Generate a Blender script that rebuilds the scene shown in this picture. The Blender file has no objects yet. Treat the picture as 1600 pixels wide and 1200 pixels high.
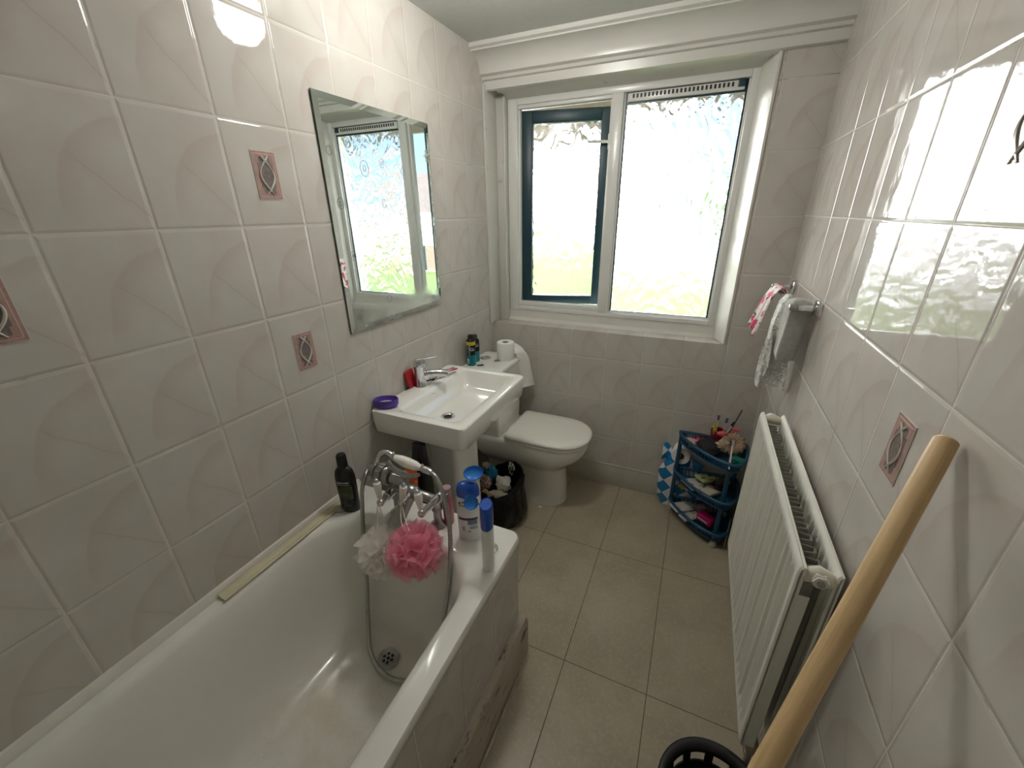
import bpy, bmesh, math, random
from mathutils import Vector, Matrix, noise
random.seed(7)
D = bpy.data
S = bpy.context.scene
COL = S.collection
PI = math.pi

# ------------------------------------------------------------------ camera
cam_data = D.cameras.new('camera')
cam_data.sensor_width = 36.0
cam_data.lens = 635.97 / 1600 * 36.0
cam_data.clip_start = 0.01
cam = D.objects.new('camera', cam_data)
COL.objects.link(cam)
RR = ((0.9135501560584474, 0.40653182844053537, -0.012569201658537435),
      (0.14715555565346722, -0.3591789692218929, -0.9215941137556022),
      (-0.3791719330407476, 0.8400728185897957, -0.3879514204905676))
mw = Matrix.Identity(4)
for i in range(3):
    mw[i][0] = RR[0][i]
    mw[i][1] = -RR[1][i]
    mw[i][2] = -RR[2][i]
mw[0][3], mw[1][3], mw[2][3] = 1.123943, -2.221265, 1.598108
cam.matrix_world = mw
S.camera = cam

# ------------------------------------------------------------------ view, world, sun, lamp
S.view_settings.view_transform = 'Standard'
S.view_settings.look = 'None'
S.view_settings.gamma = 1.0
S.view_settings.exposure = 1.38
S.view_settings.use_curve_mapping = False
S.cycles.use_denoising = True
S.cycles.max_bounces = 14
S.cycles.diffuse_bounces = 6
S.cycles.glossy_bounces = 6
S.cycles.transmission_bounces = 10
S.cycles.transparent_max_bounces = 16
S.cycles.caustics_refractive = True
S.cycles.caustics_reflective = True
S.cycles.blur_glossy = 0.6
S.cycles.sample_clamp_indirect = 12.0

world = D.worlds.new('sky')
S.world = world
world.use_nodes = True
wt = world.node_tree
bg = wt.nodes['Background']
tc = wt.nodes.new('ShaderNodeTexCoord')
sep = wt.nodes.new('ShaderNodeSeparateXYZ')
rmp = wt.nodes.new('ShaderNodeValToRGB')            # clear sky by height
wt.links.new(tc.outputs['Generated'], sep.inputs[0])
wt.links.new(sep.outputs['Z'], rmp.inputs[0])
cr_ = rmp.color_ramp
cr_.elements[0].position = 0.0
cr_.elements[0].color = (.055, .068, .074, 1)
cr_.elements[1].position = 0.6
cr_.elements[1].color = (.015, .03, .06, 1)
e_ = cr_.elements.new(0.12); e_.color = (.040, .056, .074, 1)
def wm(op, a, b):
    n = wt.nodes.new('ShaderNodeMath'); n.operation = op
    for i_, v_ in enumerate((a, b)):
        if isinstance(v_, (int, float)): n.inputs[i_].default_value = v_
        else: wt.links.new(v_, n.inputs[i_])
    return n.outputs[0]
cn = wt.nodes.new('ShaderNodeTexNoise'); cn.inputs['Scale'].default_value = 3.5; cn.inputs['Detail'].default_value = 5
wt.links.new(tc.outputs['Generated'], cn.inputs['Vector'])
q_ = wm('ADD', wm('ADD', wm('MULTIPLY', sep.outputs['X'], 1.0), wm('MULTIPLY', sep.outputs['Z'], 1.0)), wm('MULTIPLY', wm('SUBTRACT', cn.outputs['Fac'], .5), .35))
mr = wt.nodes.new('ShaderNodeMapRange'); mr.interpolation_type = 'SMOOTHSTEP'
wt.links.new(q_, mr.inputs[0]); mr.inputs[1].default_value = -.05; mr.inputs[2].default_value = .13
mr.inputs[3].default_value = 1.0; mr.inputs[4].default_value = 0.0
mxw = wt.nodes.new('ShaderNodeMix'); mxw.data_type = 'RGBA'      # bright cloud on the left
wt.links.new(mr.outputs[0], mxw.inputs['Factor']); wt.links.new(rmp.outputs[0], mxw.inputs[6])
mxw.inputs[7].default_value = (1.0, .985, .95, 1)
wt.links.new(mxw.outputs[2], bg.inputs[0])
bg.inputs[1].default_value = 8.5

sun_d = D.lights.new('sun', 'SUN')
sun_d.energy = 3.0
sun_d.color = (1.0, 0.96, 0.88)
sun_d.angle = 0.01
sun = D.objects.new('sun', sun_d)
COL.objects.link(sun)
sun.rotation_euler = (math.radians(50), 0, math.radians(-28))   # from behind the house, towards +y

# ceiling lamp of the bathroom (its fitting is built further down, behind the camera)
lamp_d = D.lights.new('ceiling_lamp_light', 'POINT')
lamp_d.shadow_soft_size = .08
lamp_d.energy = 5.8
lamp_d.color = (1.0, .97, .92)
lamp_o = D.objects.new('ceiling_lamp_light', lamp_d)
COL.objects.link(lamp_o)
lamp_o.location = (.50, -.93, 2.25)

# ------------------------------------------------------------------ node helpers
class NT:
    def __init__(s, name):
        s.mat = D.materials.new(name)
        s.mat.use_nodes = True
        s.t = s.mat.node_tree
        s.b = s.t.nodes['Principled BSDF']
        s.out = s.t.nodes['Material Output']
        s.tc = None
    def link(s, a, b): s.t.links.new(a, b)
    def put(s, sock, v):
        if isinstance(v, bpy.types.NodeSocket): s.link(v, sock)
        elif isinstance(v, (tuple, list)) and len(v) == 3 and sock.type == 'RGBA': sock.default_value = (*v, 1)
        else: sock.default_value = v
    def coord(s):
        if s.tc is None: s.tc = s.t.nodes.new('ShaderNodeTexCoord')
        return s.tc.outputs['Object']
    def m(s, op, a, b=None, c=None, clamp=False):
        n = s.t.nodes.new('ShaderNodeMath'); n.operation = op; n.use_clamp = clamp
        s.put(n.inputs[0], a)
        if b is not None: s.put(n.inputs[1], b)
        if c is not None: s.put(n.inputs[2], c)
        return n.outputs[0]
    def ss(s, x, a, b, to0=0.0, to1=1.0):
        n = s.t.nodes.new('ShaderNodeMapRange'); n.interpolation_type = 'SMOOTHSTEP'
        s.put(n.inputs[0], x)
        n.inputs[1].default_value = a; n.inputs[2].default_value = b
        n.inputs[3].default_value = to0; n.inputs[4].default_value = to1
        return n.outputs[0]
    def mix(s, f, a, b):
        n = s.t.nodes.new('ShaderNodeMix'); n.data_type = 'RGBA'
        s.put(n.inputs['Factor'], f)
        s.put(n.inputs[6], a); s.put(n.inputs[7], b)
        return n.outputs[2]
    def noise(s, scale, detail=3, rough=.5, vec=None, dist=0.0, out='Fac'):
        n = s.t.nodes.new('ShaderNodeTexNoise')
        n.inputs['Scale'].default_value = scale; n.inputs['Detail'].default_value = detail
        n.inputs['Roughness'].default_value = rough; n.inputs['Distortion'].default_value = dist
        s.link(vec if vec is not None else s.coord(), n.inputs['Vector'])
        return n.outputs[out]
    def mapping(s, scale=(1, 1, 1), rot=(0, 0, 0), vec=None):
        n = s.t.nodes.new('ShaderNodeMapping')
        n.inputs['Scale'].default_value = scale; n.inputs['Rotation'].default_value = rot
        s.link(vec if vec is not None else s.coord(), n.inputs[0])
        return n.outputs[0]
    def comb(s, x, y, z=0.0):
        n = s.t.nodes.new('ShaderNodeCombineXYZ')
        s.put(n.inputs[0], x); s.put(n.inputs[1], y); s.put(n.inputs[2], z)
        return n.outputs[0]
    def sepxyz(s, v=None):
        n = s.t.nodes.new('ShaderNodeSeparateXYZ'); s.link(v if v is not None else s.coord(), n.inputs[0])
        return n.outputs
    def bump(s, h, dist=1.0, strength=1.0):
        n = s.t.nodes.new('ShaderNodeBump'); n.inputs['Distance'].default_value = dist
        n.inputs['Strength'].default_value = strength
        s.link(h, n.inputs['Height']); s.link(n.outputs[0], s.b.inputs['Normal'])
        return n.outputs[0]
    def p(s, **k):
        for a, v in k.items(): s.put(s.b.inputs[a.replace('_', ' ')], v)
        return s

def plain(name, col, rough=.5, metal=0.0, var=.08, nscale=30, bump=0.0, coat=0.0, **kw):
    n = NT(name)
    f = n.noise(nscale, 4)
    dark = tuple(c * (1 - var) for c in col); lite = tuple(min(1, c * (1 + var)) for c in col)
    n.p(Base_Color=n.mix(f, dark, lite), Roughness=rough, Metallic=metal)
    if coat: n.p(Coat_Weight=coat, Coat_Roughness=.05)
    for a, v in kw.items(): n.p(**{a: v})
    if bump: n.bump(n.noise(nscale * 4, 3), dist=bump)
    return n.mat

def tiles(name, axis, ou, ov, sign=1, tu=.2008, tv=.25, pink=.5, wav=1.0, mould=False):
    """cushion edged, marbled wall tiles laid on the plane of AXIS and z"""
    n = NT(name)
    X = n.sepxyz()
    a = X['xyz'.index(axis)]
    u = n.m('DIVIDE', n.m('SUBTRACT', a, ou), sign * tu)
    v = n.m('DIVIDE', n.m('SUBTRACT', X[2], ov), tv)
    fu = n.m('FRACT', u); fv = n.m('FRACT', v)
    iu = n.m('FLOOR', u); iv = n.m('FLOOR', v)
    wn = n.t.nodes.new('ShaderNodeTexWhiteNoise'); wn.noise_dimensions = '2D'
    n.link(n.comb(iu, iv), wn.inputs['Vector'])
    rnd = wn.outputs['Value']; rc = n.sepxyz(wn.outputs['Color'])
    du = n.m('MULTIPLY', n.m('MINIMUM', fu, n.m('SUBTRACT', 1, fu)), tu)
    dv = n.m('MULTIPLY', n.m('MINIMUM', fv, n.m('SUBTRACT', 1, fv)), tv)
    d = n.m('MINIMUM', du, dv)
    dn = n.m('ADD', d, n.m('MULTIPLY', n.m('SUBTRACT', n.noise(60, 2), .5), .0008))
    tile = n.ss(dn, .0009, .0015)
    # the printed marbling, the same on each tile: a swoosh and a slanting vein
    lu = n.m('ADD', fu, n.m('MULTIPLY', n.m('SUBTRACT', n.noise(14, 3), .5), .09))
    lv = n.m('ADD', fv, n.m('MULTIPLY', n.m('SUBTRACT', n.noise(17, 3), .5), .09))
    rx = n.m('SUBTRACT', lu, 1.02); ry = n.m('MULTIPLY', n.m('SUBTRACT', lv, .12), 1.0)
    r = n.m('SQRT', n.m('ADD', n.m('MULTIPLY', rx, rx), n.m('MULTIPLY', ry, ry)))
    band = n.m('MULTIPLY', n.ss(r, .72, .75, 1, 0), n.ss(r, .52, .74))
    band = n.m('MULTIPLY', band, n.ss(fv, .02, .3))
    dl = n.m('ABSOLUTE', n.m('SUBTRACT', n.m('ADD', n.m('MULTIPLY', lu, .95), lv), 1.03))
    vein = n.m('MULTIPLY', n.ss(dl, .0, .022, 1, 0), n.ss(fu, .42, .55))
    vein2 = n.m('MULTIPLY', n.ss(n.m('SUBTRACT', n.m('ADD', n.m('MULTIPLY', lu, .95), lv), 1.03), -.22, 0.0), n.ss(dl, .0, .25, 1, 0))
    vein2 = n.m('MULTIPLY', vein2, n.ss(fu, .3, .6))
    c1 = n.mix(n.ss(n.noise(6, 4), .3, .7), (.535, .51, .465), (.585, .565, .525))
    c1 = n.mix(n.m('MULTIPLY', n.ss(n.noise(9, 5, .6), .45, .7), pink), c1, (.56, .49, .455))
    c1 = n.mix(n.m('MULTIPLY', band, .40), c1, (.46, .38, .33))
    c1 = n.mix(n.m('MULTIPLY', vein, .30), c1, (.36, .30, .26))
    c1 = n.mix(n.m('MULTIPLY', vein2, .16), c1, (.46, .38, .33))
    c1 = n.mix(n.m('MULTIPLY', rnd, .15), c1, (.51, .475, .43))
    dirt = n.ss(n.noise(7, 5, .7), .56, .70)
    if mould:
        mo = n.m('MULTIPLY', n.ss(X[1], -.30, -.02), n.ss(X[2], 1.65, 2.05))
        dirt = n.m('ADD', dirt, n.m('MULTIPLY', mo, n.ss(n.noise(11, 5, .7), .40, .56)), clamp=True)
    gr = n.mix(n.m('MULTIPLY', dirt, .62 if not mould else .8), (.66, .62, .54), (.16, .11, .07))
    n.p(Base_Color=n.mix(tile, gr, c1))
    n.p(Roughness=n.mix(tile, (.7, .7, .7), (.035, .035, .035)), Specular_IOR_Level=.36)
    cush = n.ss(d, .0006, .0075)
    h = n.m('MULTIPLY', cush, .0011)
    tilt = n.m('ADD', n.m('MULTIPLY', n.m('SUBTRACT', rc[0], .5), fu), n.m('MULTIPLY', n.m('SUBTRACT', rc[1], .5), fv))
    h = n.m('ADD', h, n.m('MULTIPLY', tilt, .0011 * wav))
    h = n.m('ADD', h, n.m('MULTIPLY', n.noise(5.5, 2, vec=n.mapping((1, 1, .45))), .0014 * wav))
    h = n.m('ADD', h, n.m('MULTIPLY', n.noise(26, 2), .00022 * wav))
    n.bump(h)
    return n.mat

# ------------------------------------------------------------------ geometry helpers
class MB:
    def __init__(s):
        s.v = []; s.f = []; s.mi = []
    def add(s, vs, fs, mi=0, M=None):
        o = len(s.v)
        if M is not None: vs = [M @ Vector(p) for p in vs]
        s.v += [Vector(p) for p in vs]
        s.f += [tuple(o + i for i in f) for f in fs]
        s.mi += [mi] * len(fs)
        return s
    def addbm(s, bm, mi=0, M=None):
        bm.verts.ensure_lookup_table()
        s.add([v.co.copy() for v in bm.verts], [tuple(v.index for v in f.verts) for f in bm.faces], mi, M)
        bm.free(); return s
    def box(s, x0, x1, y0, y1, z0, z1, bev=0.0, seg=2, mi=0, M=None):
        bm = bmesh.new(); bmesh.ops.create_cube(bm, size=1)
        for v in bm.verts:
            v.co = Vector(((x0 + x1) / 2 + v.co.x * (x1 - x0), (y0 + y1) / 2 + v.co.y * (y1 - y0), (z0 + z1) / 2 + v.co.z * (z1 - z0)))
        if bev: bmesh.ops.bevel(bm, geom=bm.edges[:] , offset=bev, segments=seg, profile=.5, affect='EDGES')
        bm.verts.index_update(); return s.addbm(bm, mi, M)
    def loft(s, loops, cap=(True, True), closed=True, mi=0, M=None):
        n = len(loops[0]); vs = [p for l in loops for p in l]; fs = []
        for k in range(len(loops) - 1):
            for i in range(n if closed else n - 1):
                j = (i + 1) % n
                fs.append((k * n + i, k * n + j, (k + 1) * n + j, (k + 1) * n + i))
        if cap[0]: fs.append(tuple(reversed(range(n))))
        if cap[1]: fs.append(tuple((len(loops) - 1) * n + i for i in range(n)))
        return s.add(vs, fs, mi, M)
    def tube(s, pts, r, n=10, caps=True, closed=False, mi=0, M=None, flat=None):
        P = [Vector(p) for p in pts]; K = len(P)
        R_ = r if isinstance(r, (list, tuple)) else [r] * K
        T = []
        for i in range(K):
            a = P[(i - 1) % K] if (i > 0 or closed) else P[i]
            b = P[(i + 1) % K] if (i < K - 1 or closed) else P[i]
            t = (b - a); T.append(t.normalized() if t.length > 1e-9 else Vector((0, 0, 1)))
        up = Vector((0, 0, 1)) if abs(T[0].z) < .9 else Vector((1, 0, 0))
        nrm = T[0].cross(up).normalized(); loops = []
        for i in range(K):
            nrm = (nrm - T[i] * nrm.dot(T[i]))
            nrm = nrm.normalized() if nrm.length > 1e-8 else T[i].orthogonal().normalized()
            bn = T[i].cross(nrm)
            fl = flat or 1.0
            loops.append([P[i] + (nrm * math.cos(2 * PI * k / n) + bn * fl * math.sin(2 * PI * k / n)) * R_[i] for k in range(n)])
        if closed: loops.append(loops[0]); caps = False
        return s.loft(loops, (caps, caps), True, mi, M)
    def lathe(s, prof, c=(0, 0, 0), n=28, sx=1.0, sy=1.0, mi=0, M=None, caps=(True, True), off=None):
        loops = []
        for k, (r, z) in enumerate(prof):
            ox, oy = off(z) if off else (0, 0)
            loops.append([Vector((c[0] + ox + r * sx * math.cos(2 * PI * i / n), c[1] + oy + r * sy * math.sin(2 * PI * i / n), c[2] + z)) for i in range(n)])
        return s.loft(loops, caps, True, mi, M)
    def ball(s, c, r, n=12, mi=0, sz=(1, 1, 1), M=None):
        bm = bmesh.new(); bmesh.ops.create_uvsphere(bm, u_segments=n, v_segments=max(6, n // 2 + 1), radius=r)
        for v in bm.verts: v.co = Vector((v.co.x * sz[0] + c[0], v.co.y * sz[1] + c[1], v.co.z * sz[2] + c[2]))
        bm.verts.index_update(); return s.addbm(bm, mi, M)
    def prism(s, poly, ax, a0, a1, mi=0, M=None):
        def mk(p, a):
            return {'x': (a, p[0], p[1]), 'y': (p[0], a, p[1]), 'z': (p[0], p[1], a)}[ax]
        return s.loft([[mk(p, a0) for p in poly], [mk(p, a1) for p in poly]], (True, True), True, mi, M)
    def grid(s, fn, nu, nv, mi=0, cu=False, M=None):
        vs = [fn(i / (nu if cu else nu - 1), j / (nv - 1)) for j in range(nv) for i in range(nu)]
        fs = []
        for j in range(nv - 1):
            for i in range(nu if cu else nu - 1):
                k = (i + 1) % nu
                fs.append((j * nu + i, j * nu + k, (j + 1) * nu + k, (j + 1) * nu + i))
        return s.add(vs, fs, mi, M)

ORG = {}
def setp(o, label=None, cat=None, group=None, kind=None):
    if label: o['label'] = label
    if cat: o['category'] = cat
    if group: o['group'] = group
    if kind: o['kind'] = kind
    return o
def thing(name, loc, label, cat, group=None):
    o = D.objects.new(name, None); COL.objects.link(o); o.location = loc; o.empty_display_size = .02
    ORG[o.name] = Vector(loc)
    return setp(o, label, cat, group)
def obj(name, mb, mats, parent=None, smooth=35, solid=0.0, sub=0, label=None, kind=None, recalc=True):
    """link ONE mesh; vertices are given in room coordinates"""
    me = D.meshes.new(name)
    org = ORG.get(parent.name, Vector((0, 0, 0))) if parent else Vector((0, 0, 0))
    me.from_pydata([v - org for v in mb.v], [], mb.f)
    if not isinstance(mats, (list, tuple)): mats = [mats]
    for m_ in mats: me.materials.append(m_)
    for p_, k in zip(me.polygons, mb.mi): p_.material_index = k
    if recalc:
        bm = bmesh.new(); bm.from_mesh(me); bmesh.ops.recalc_face_normals(bm, faces=bm.faces); bm.to_mesh(me); bm.free()
    if smooth:
        me.polygons.foreach_set('use_smooth', [True] * len(me.polygons))
        if smooth < 180: me.set_sharp_from_angle(angle=math.radians(smooth))
    o = D.objects.new(name, me); COL.objects.link(o)
    if parent: o.parent = parent; ORG[o.name] = org
    else: ORG[o.name] = Vector((0, 0, 0))
    if solid:
        md = o.modifiers.new('thick', 'SOLIDIFY'); md.thickness = solid; md.offset = 0
    if sub:
        md = o.modifiers.new('sub', 'SUBSURF'); md.levels = sub; md.render_levels = sub
    return setp(o, label=label, kind=kind)
def whole(name, mb, mats, label, cat, base, group=None, **k):
    """a thing that is one mesh, its origin at BASE"""
    o = obj(name, mb, mats, None, **k)
    b = Vector(base); o.data.transform(Matrix.Translation(-b)); o.location = b; ORG[o.name] = b
    return setp(o, label, cat, group)
def crom(pts, n=6, closed=False):
    P = [Vector(p) for p in pts]; K = len(P); out = []
    for i in range(K if closed else K - 1):
        g = lambda j: P[j % K] if closed else P[max(0, min(K - 1, j))]
        a, b, c, d = g(i - 1), g(i), g(i + 1), g(i + 2)
        for k in range(n):
            t = k / n
            out.append(.5 * ((2 * b) + (c - a) * t + (2 * a - 5 * b + 4 * c - d) * t * t + (3 * b - a - 3 * c + d) * t ** 3))
    if not closed: out.append(P[-1])
    return out
def rrect(x0, x1, y0, y1, r, z, n=8):
    r = min(r, (x1 - x0) / 2 - 1e-4, (y1 - y0) / 2 - 1e-4); o = []
    for cx, cy, a0 in ((x1 - r, y1 - r, 0), (x0 + r, y1 - r, 90), (x0 + r, y0 + r, 180), (x1 - r, y0 + r, 270)):
        for k in range(n + 1):
            a = math.radians(a0 + 90 * k / n); o.append(Vector((cx + r * math.cos(a), cy + r * math.sin(a), z)))
    return o
def rotM(axis, deg, c):
    c = Vector(c); return Matrix.Translation(c) @ Matrix.Rotation(math.radians(deg), 4, axis) @ Matrix.Translation(-c)
def aim(p, q):
    """matrix taking +z from the origin onto the line p->q"""
    p, q = Vector(p), Vector(q); return Matrix.Translation(p) @ (q - p).to_track_quat('Z', 'Y').to_matrix().to_4x4()

# ------------------------------------------------------------------ materials
T_LEFT = tiles('tiles_left', 'y', -2.0566, .0720 - .0, 1, wav=1.0)
T_RIGHT = tiles('tiles_right', 'y', -.2525, .0706, -1, wav=.85, mould=True)
T_BACK = tiles('tiles_back', 'x', .3065, .0694, 1, mould=True)
T_PANEL = tiles('tiles_panel', 'y', -1.423 + 2.1, .270 + .012, -1, pink=.9)

def floor_mat():
    n = NT('floor_tiles'); X = n.sepxyz()
    tu, tv = FT[2], FT[3]
    u = n.m('DIVIDE', n.m('SUBTRACT', X[0], FT[0]), tu); v = n.m('DIVIDE', n.m('SUBTRACT', X[1], FT[1]), tv)
    fu = n.m('FRACT', u); fv = n.m('FRACT', v)
    du = n.m('MULTIPLY', n.m('MINIMUM', fu, n.m('SUBTRACT', 1, fu)), tu)
    dv = n.m('MULTIPLY', n.m('MINIMUM', fv, n.m('SUBTRACT', 1, fv)), tv)
    d = n.m('MINIMUM', du, dv); t = n.ss(d, .0008, .0014)
    c = n.mix(n.ss(n.noise(4, 5, .65), .3, .7), (.37, .315, .22), (.45, .395, .29))
    c = n.mix(n.m('MULTIPLY', n.ss(n.noise(70, 4, .7), .45, .8), .5), c, (.58, .53, .43))
    c = n.mix(n.m('MULTIPLY', n.ss(n.noise(2.2, 4), .5, .75), .4), c, (.34, .30, .22))
    n.p(Base_Color=n.mix(t, (.10, .06, .035), c), Roughness=n.mix(t, (.8,) * 3, (.36,) * 3))
    h = n.m('ADD', n.m('MULTIPLY', n.ss(d, .0004, .0025), .0008), n.m('MULTIPLY', n.noise(40, 4), .00025))
    n.bump(h); return n.mat
FT = (.8671, .0430, .3079, .6176)
FLOOR = floor_mat()
WHITE_PAINT = plain('white_gloss_paint', (.66, .65, .60), .28, var=.05, nscale=8, bump=.0003)
def mouldy():
    n = NT('mouldy_white_plastic')
    f = n.ss(n.noise(16, 5, .75), .60, .72)
    n.p(Base_Color=n.mix(n.m('MULTIPLY', f, .45), (.62, .61, .56), (.13, .10, .07)), Roughness=.3)
    n.bump(n.noise(5, 2), .0012); return n.mat
MOULDY = mouldy()
CEIL = plain('ceiling_paint', (.60, .61, .58), .6, var=.06, nscale=40, bump=.0008)
PVC = plain('white_window_plastic', (.74, .74, .71), .25, var=.04, nscale=12)
TEAL = plain('dark_teal_foil', (.010, .042, .056), .4, var=.2)
BLACK = plain('black_rubber', (.012, .012, .014), .5, var=.2)
PORC = plain('porcelain', (.87, .86, .81), .08, var=.02, nscale=5, coat=.6)
PORC2 = plain('toilet_porcelain', (.83, .82, .77), .10, var=.02, nscale=5, coat=.6)
def bathmat():
    n = NT('bath_enamel')
    X = n.sepxyz()
    low = n.ss(X[2], .19, .30, 1, 0)
    dirt = n.m('MULTIPLY', n.m('MULTIPLY', n.ss(n.noise(5, 5, .7), .35, .7), low), .6)
    c = n.mix(dirt, (.78, .77, .72), (.62, .54, .40))
    c = n.mix(n.m('MULTIPLY', n.ss(n.noise(240, 2), .68, .74), n.m('MULTIPLY', low, .6)), c, (.35, .28, .2))
    n.p(Base_Color=c, Roughness=.16, Coat_Weight=.4, Coat_Roughness=.06)
    return n.mat
BATH = bathmat()
CHROME = plain('chrome', (.72, .73, .75), .12, 1.0, var=.05)
DULLCHROME = plain('limescaled_chrome', (.42, .42, .40), .30, 1.0, var=.25, nscale=60)
CERAMIC = plain('ceramic_white', (.83, .81, .75), .08, var=.02, coat=.5)
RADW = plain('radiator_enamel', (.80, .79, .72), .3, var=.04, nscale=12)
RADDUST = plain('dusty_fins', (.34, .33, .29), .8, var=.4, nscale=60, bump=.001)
def wood():
    n = NT('broom_wood')
    ax = Vector((.668, 1.132, 1.292)).normalized(); e1 = ax.orthogonal().normalized(); e2 = ax.cross(e1)
    def dot(v, k):
        q = n.t.nodes.new('ShaderNodeVectorMath'); q.operation = 'DOT_PRODUCT'; n.link(n.coord(), q.inputs[0]); q.inputs[1].default_value = v
        return n.m('MULTIPLY', q.outputs['Value'], k)
    f = n.noise(1, 4, .6, vec=n.comb(dot(e1, 90), dot(e2, 90), dot(ax, 2.5)), dist=.5)
    c = n.mix(n.ss(f, .3, .7), (.54, .36, .17), (.72, .51, .27))
    n.p(Base_Color=c, Roughness=.5); n.bump(f, .0003); return n.mat
WOOD = wood()
def oldwood():
    n = NT('peeling_painted_wood')
    f = n.ss(n.noise(22, 6, .8, vec=n.mapping((1, .35, 1))), .54, .66)
    c = n.mix(f, (.46, .41, .32), (.055, .030, .018))
    n.p(Base_Color=c, Roughness=.6); n.bump(f, .0015); return n.mat
OLDWOOD = oldwood()
MIRROR = NT('mirror_silver')
_h = MIRROR.m('MULTIPLY', MIRROR.ss(MIRROR.sepxyz()[2], 0.0, .13, 1, 0), MIRROR.ss(MIRROR.noise(9, 6, .7), .30, .62))
MIRROR.p(Base_Color=(.80, .87, .85), Metallic=1.0, Roughness=MIRROR.m('ADD', MIRROR.m('MULTIPLY', _h, .28), .015))
MIRROR = MIRROR.mat
MEDGE = plain('mirror_glass_edge', (.03, .10, .09), .15, var=.1)
def glass(tex):
    n = NT('obscure_glass' if tex else 'clear_glass_face')
    n.p(Base_Color=(.97, .99, .98), Transmission_Weight=1.0, Roughness=0.16 if tex else 0.02, IOR=1.45)
    if tex:
        v = n.mapping((1, 1, .62))
        a = n.noise(13, 1.5, .45, vec=v, dist=1.8)
        b = n.noise(44, 1, .5, vec=v, dist=.9)
        h = n.m('ADD', n.m('MULTIPLY', a, .015), n.m('MULTIPLY', b, .0022))
        n.bump(h)
    return n.mat
GLASS = glass(True); GLASSC = glass(False)

def struct(name, mb, mats, parent=None, **k):
    o = obj(name, mb, mats, parent, **k)
    if parent is None: o['kind'] = 'structure'
    return o

# ------------------------------------------------------------------ the room
FZ = -.012
YB = -3.0
struct('floor', MB().box(-.1, 1.62, YB - .1, .16, FZ - .1, FZ), FLOOR, smooth=0)
w_left = struct('wall_left', MB().box(-.12, 0, YB - .1, .15, FZ - .05, 2.42), T_LEFT, smooth=0)
w_right = struct('wall_right', MB().box(1.4994, 1.62, YB - .1, .15, FZ - .05, 2.42), T_RIGHT, smooth=0)
w_back = struct('wall_back', MB().box(0, 1.4994, 0, .15, FZ - .05, .975).box(1.295, 1.4994, 0, .15, .975, 2.42)
                .box(0, 1.295, 0, .15, 2.20, 2.42), T_BACK, smooth=0)
w_behind = struct('wall_front', MB().box(-.02, 1.52, YB - .1, YB, FZ - .05, 2.42), plain('painted_wall', (.62, .60, .54), .6), smooth=0)
struct('ceiling', MB().box(-.1, 1.62, YB - .1, .15, 2.322, 2.42), CEIL, smooth=0)

# moulding along the top of the window wall: coving with a lip and a flat band
prof = [(-.165, 2.322), (-.165, 2.306), (-.150, 2.300)]
for k in range(9):
    a = k / 8 * PI / 2
    prof.append((-.150 + .088 * math.sin(a) * .98, 2.300 - .070 * (1 - math.cos(a)) - .006))
prof += [(-.060, 2.222), (-.044, 2.218), (-.040, 2.206), (-.024, 2.203), (-.022, 2.168), (-.004, 2.164), (0.0, 2.17), (0.0, 2.322)]
struct('trim_1', MB().prism(prof, 'x', 0.0, 1.4994), WHITE_PAINT, smooth=30)
# board under the moulding, right-hand board, left board and bottom board lining the window recess
struct('trim_2', MB().prism([(-.02, 2.170), (.004, 2.160), (.06, 2.166), (.115, 2.146), (.15, 2.146), (.15, 2.2), (0, 2.2)], 'x', .06, 1.295), MOULDY, smooth=30)
struct('trim_3', MB().prism([(1.297, -.006), (1.288, -.008), (1.284, .0), (1.238, .105), (1.238, .15), (1.297, .15)], 'z', .978, 2.17), WHITE_PAINT, smooth=30)
struct('trim_4', MB().box(0.0, .010, -.045, .15, .976, 2.19, bev=.002)
       .box(.010, .062, .085, .15, .976, 2.17, bev=.002).box(.054, .066, .07, .09, .98, 2.16, bev=.003), MOULDY)
struct('trim_5', MB().prism([(.095, .975), (.15, .975), (.15, 1.05), (.118, 1.045), (.113, .992)], 'x', .0, 1.29), WHITE_PAINT, smooth=30)

# skirting of the window wall, with the cream ledge on top
struct('baseboard_back', MB().box(.0, 1.4994, -.012, 0, FZ, .118, bev=.001).box(0, 1.4994, -.010, 0, .118, .136, bev=.003),
       [plain('grey_skirting', (.52, .49, .42), .5, var=.12, nscale=18)], smooth=30)

# tiled side of the bath and its peeling wooden skirting
def skirt():
    mb = MB(); n = 90; loops = []
    for i in range(n):
        y = -1.212 + (YB + 1.212) * i / (n - 1)
        w = .003 * noise.noise(Vector((0, y * 14, 0))); q = .004 * noise.noise(Vector((3, y * 25, 0)))
        loops.append([(.692, y, FZ), (.722 + w, y, FZ), (.722 + w, y, .150 + q), (.716, y, .176 + q), (.704, y, .186 + q), (.692, y, .188)])
    return mb.loft(loops)
struct('baseboard_bath', skirt(), OLDWOOD, smooth=30)
struct('trim_6', MB().tube([(.728, y / 30, FZ + .002) for y in range(-88, -38, 2)], .006, 6), plain('cracked_sealant', (.50, .45, .36), .6, var=.3), smooth=60)

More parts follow.
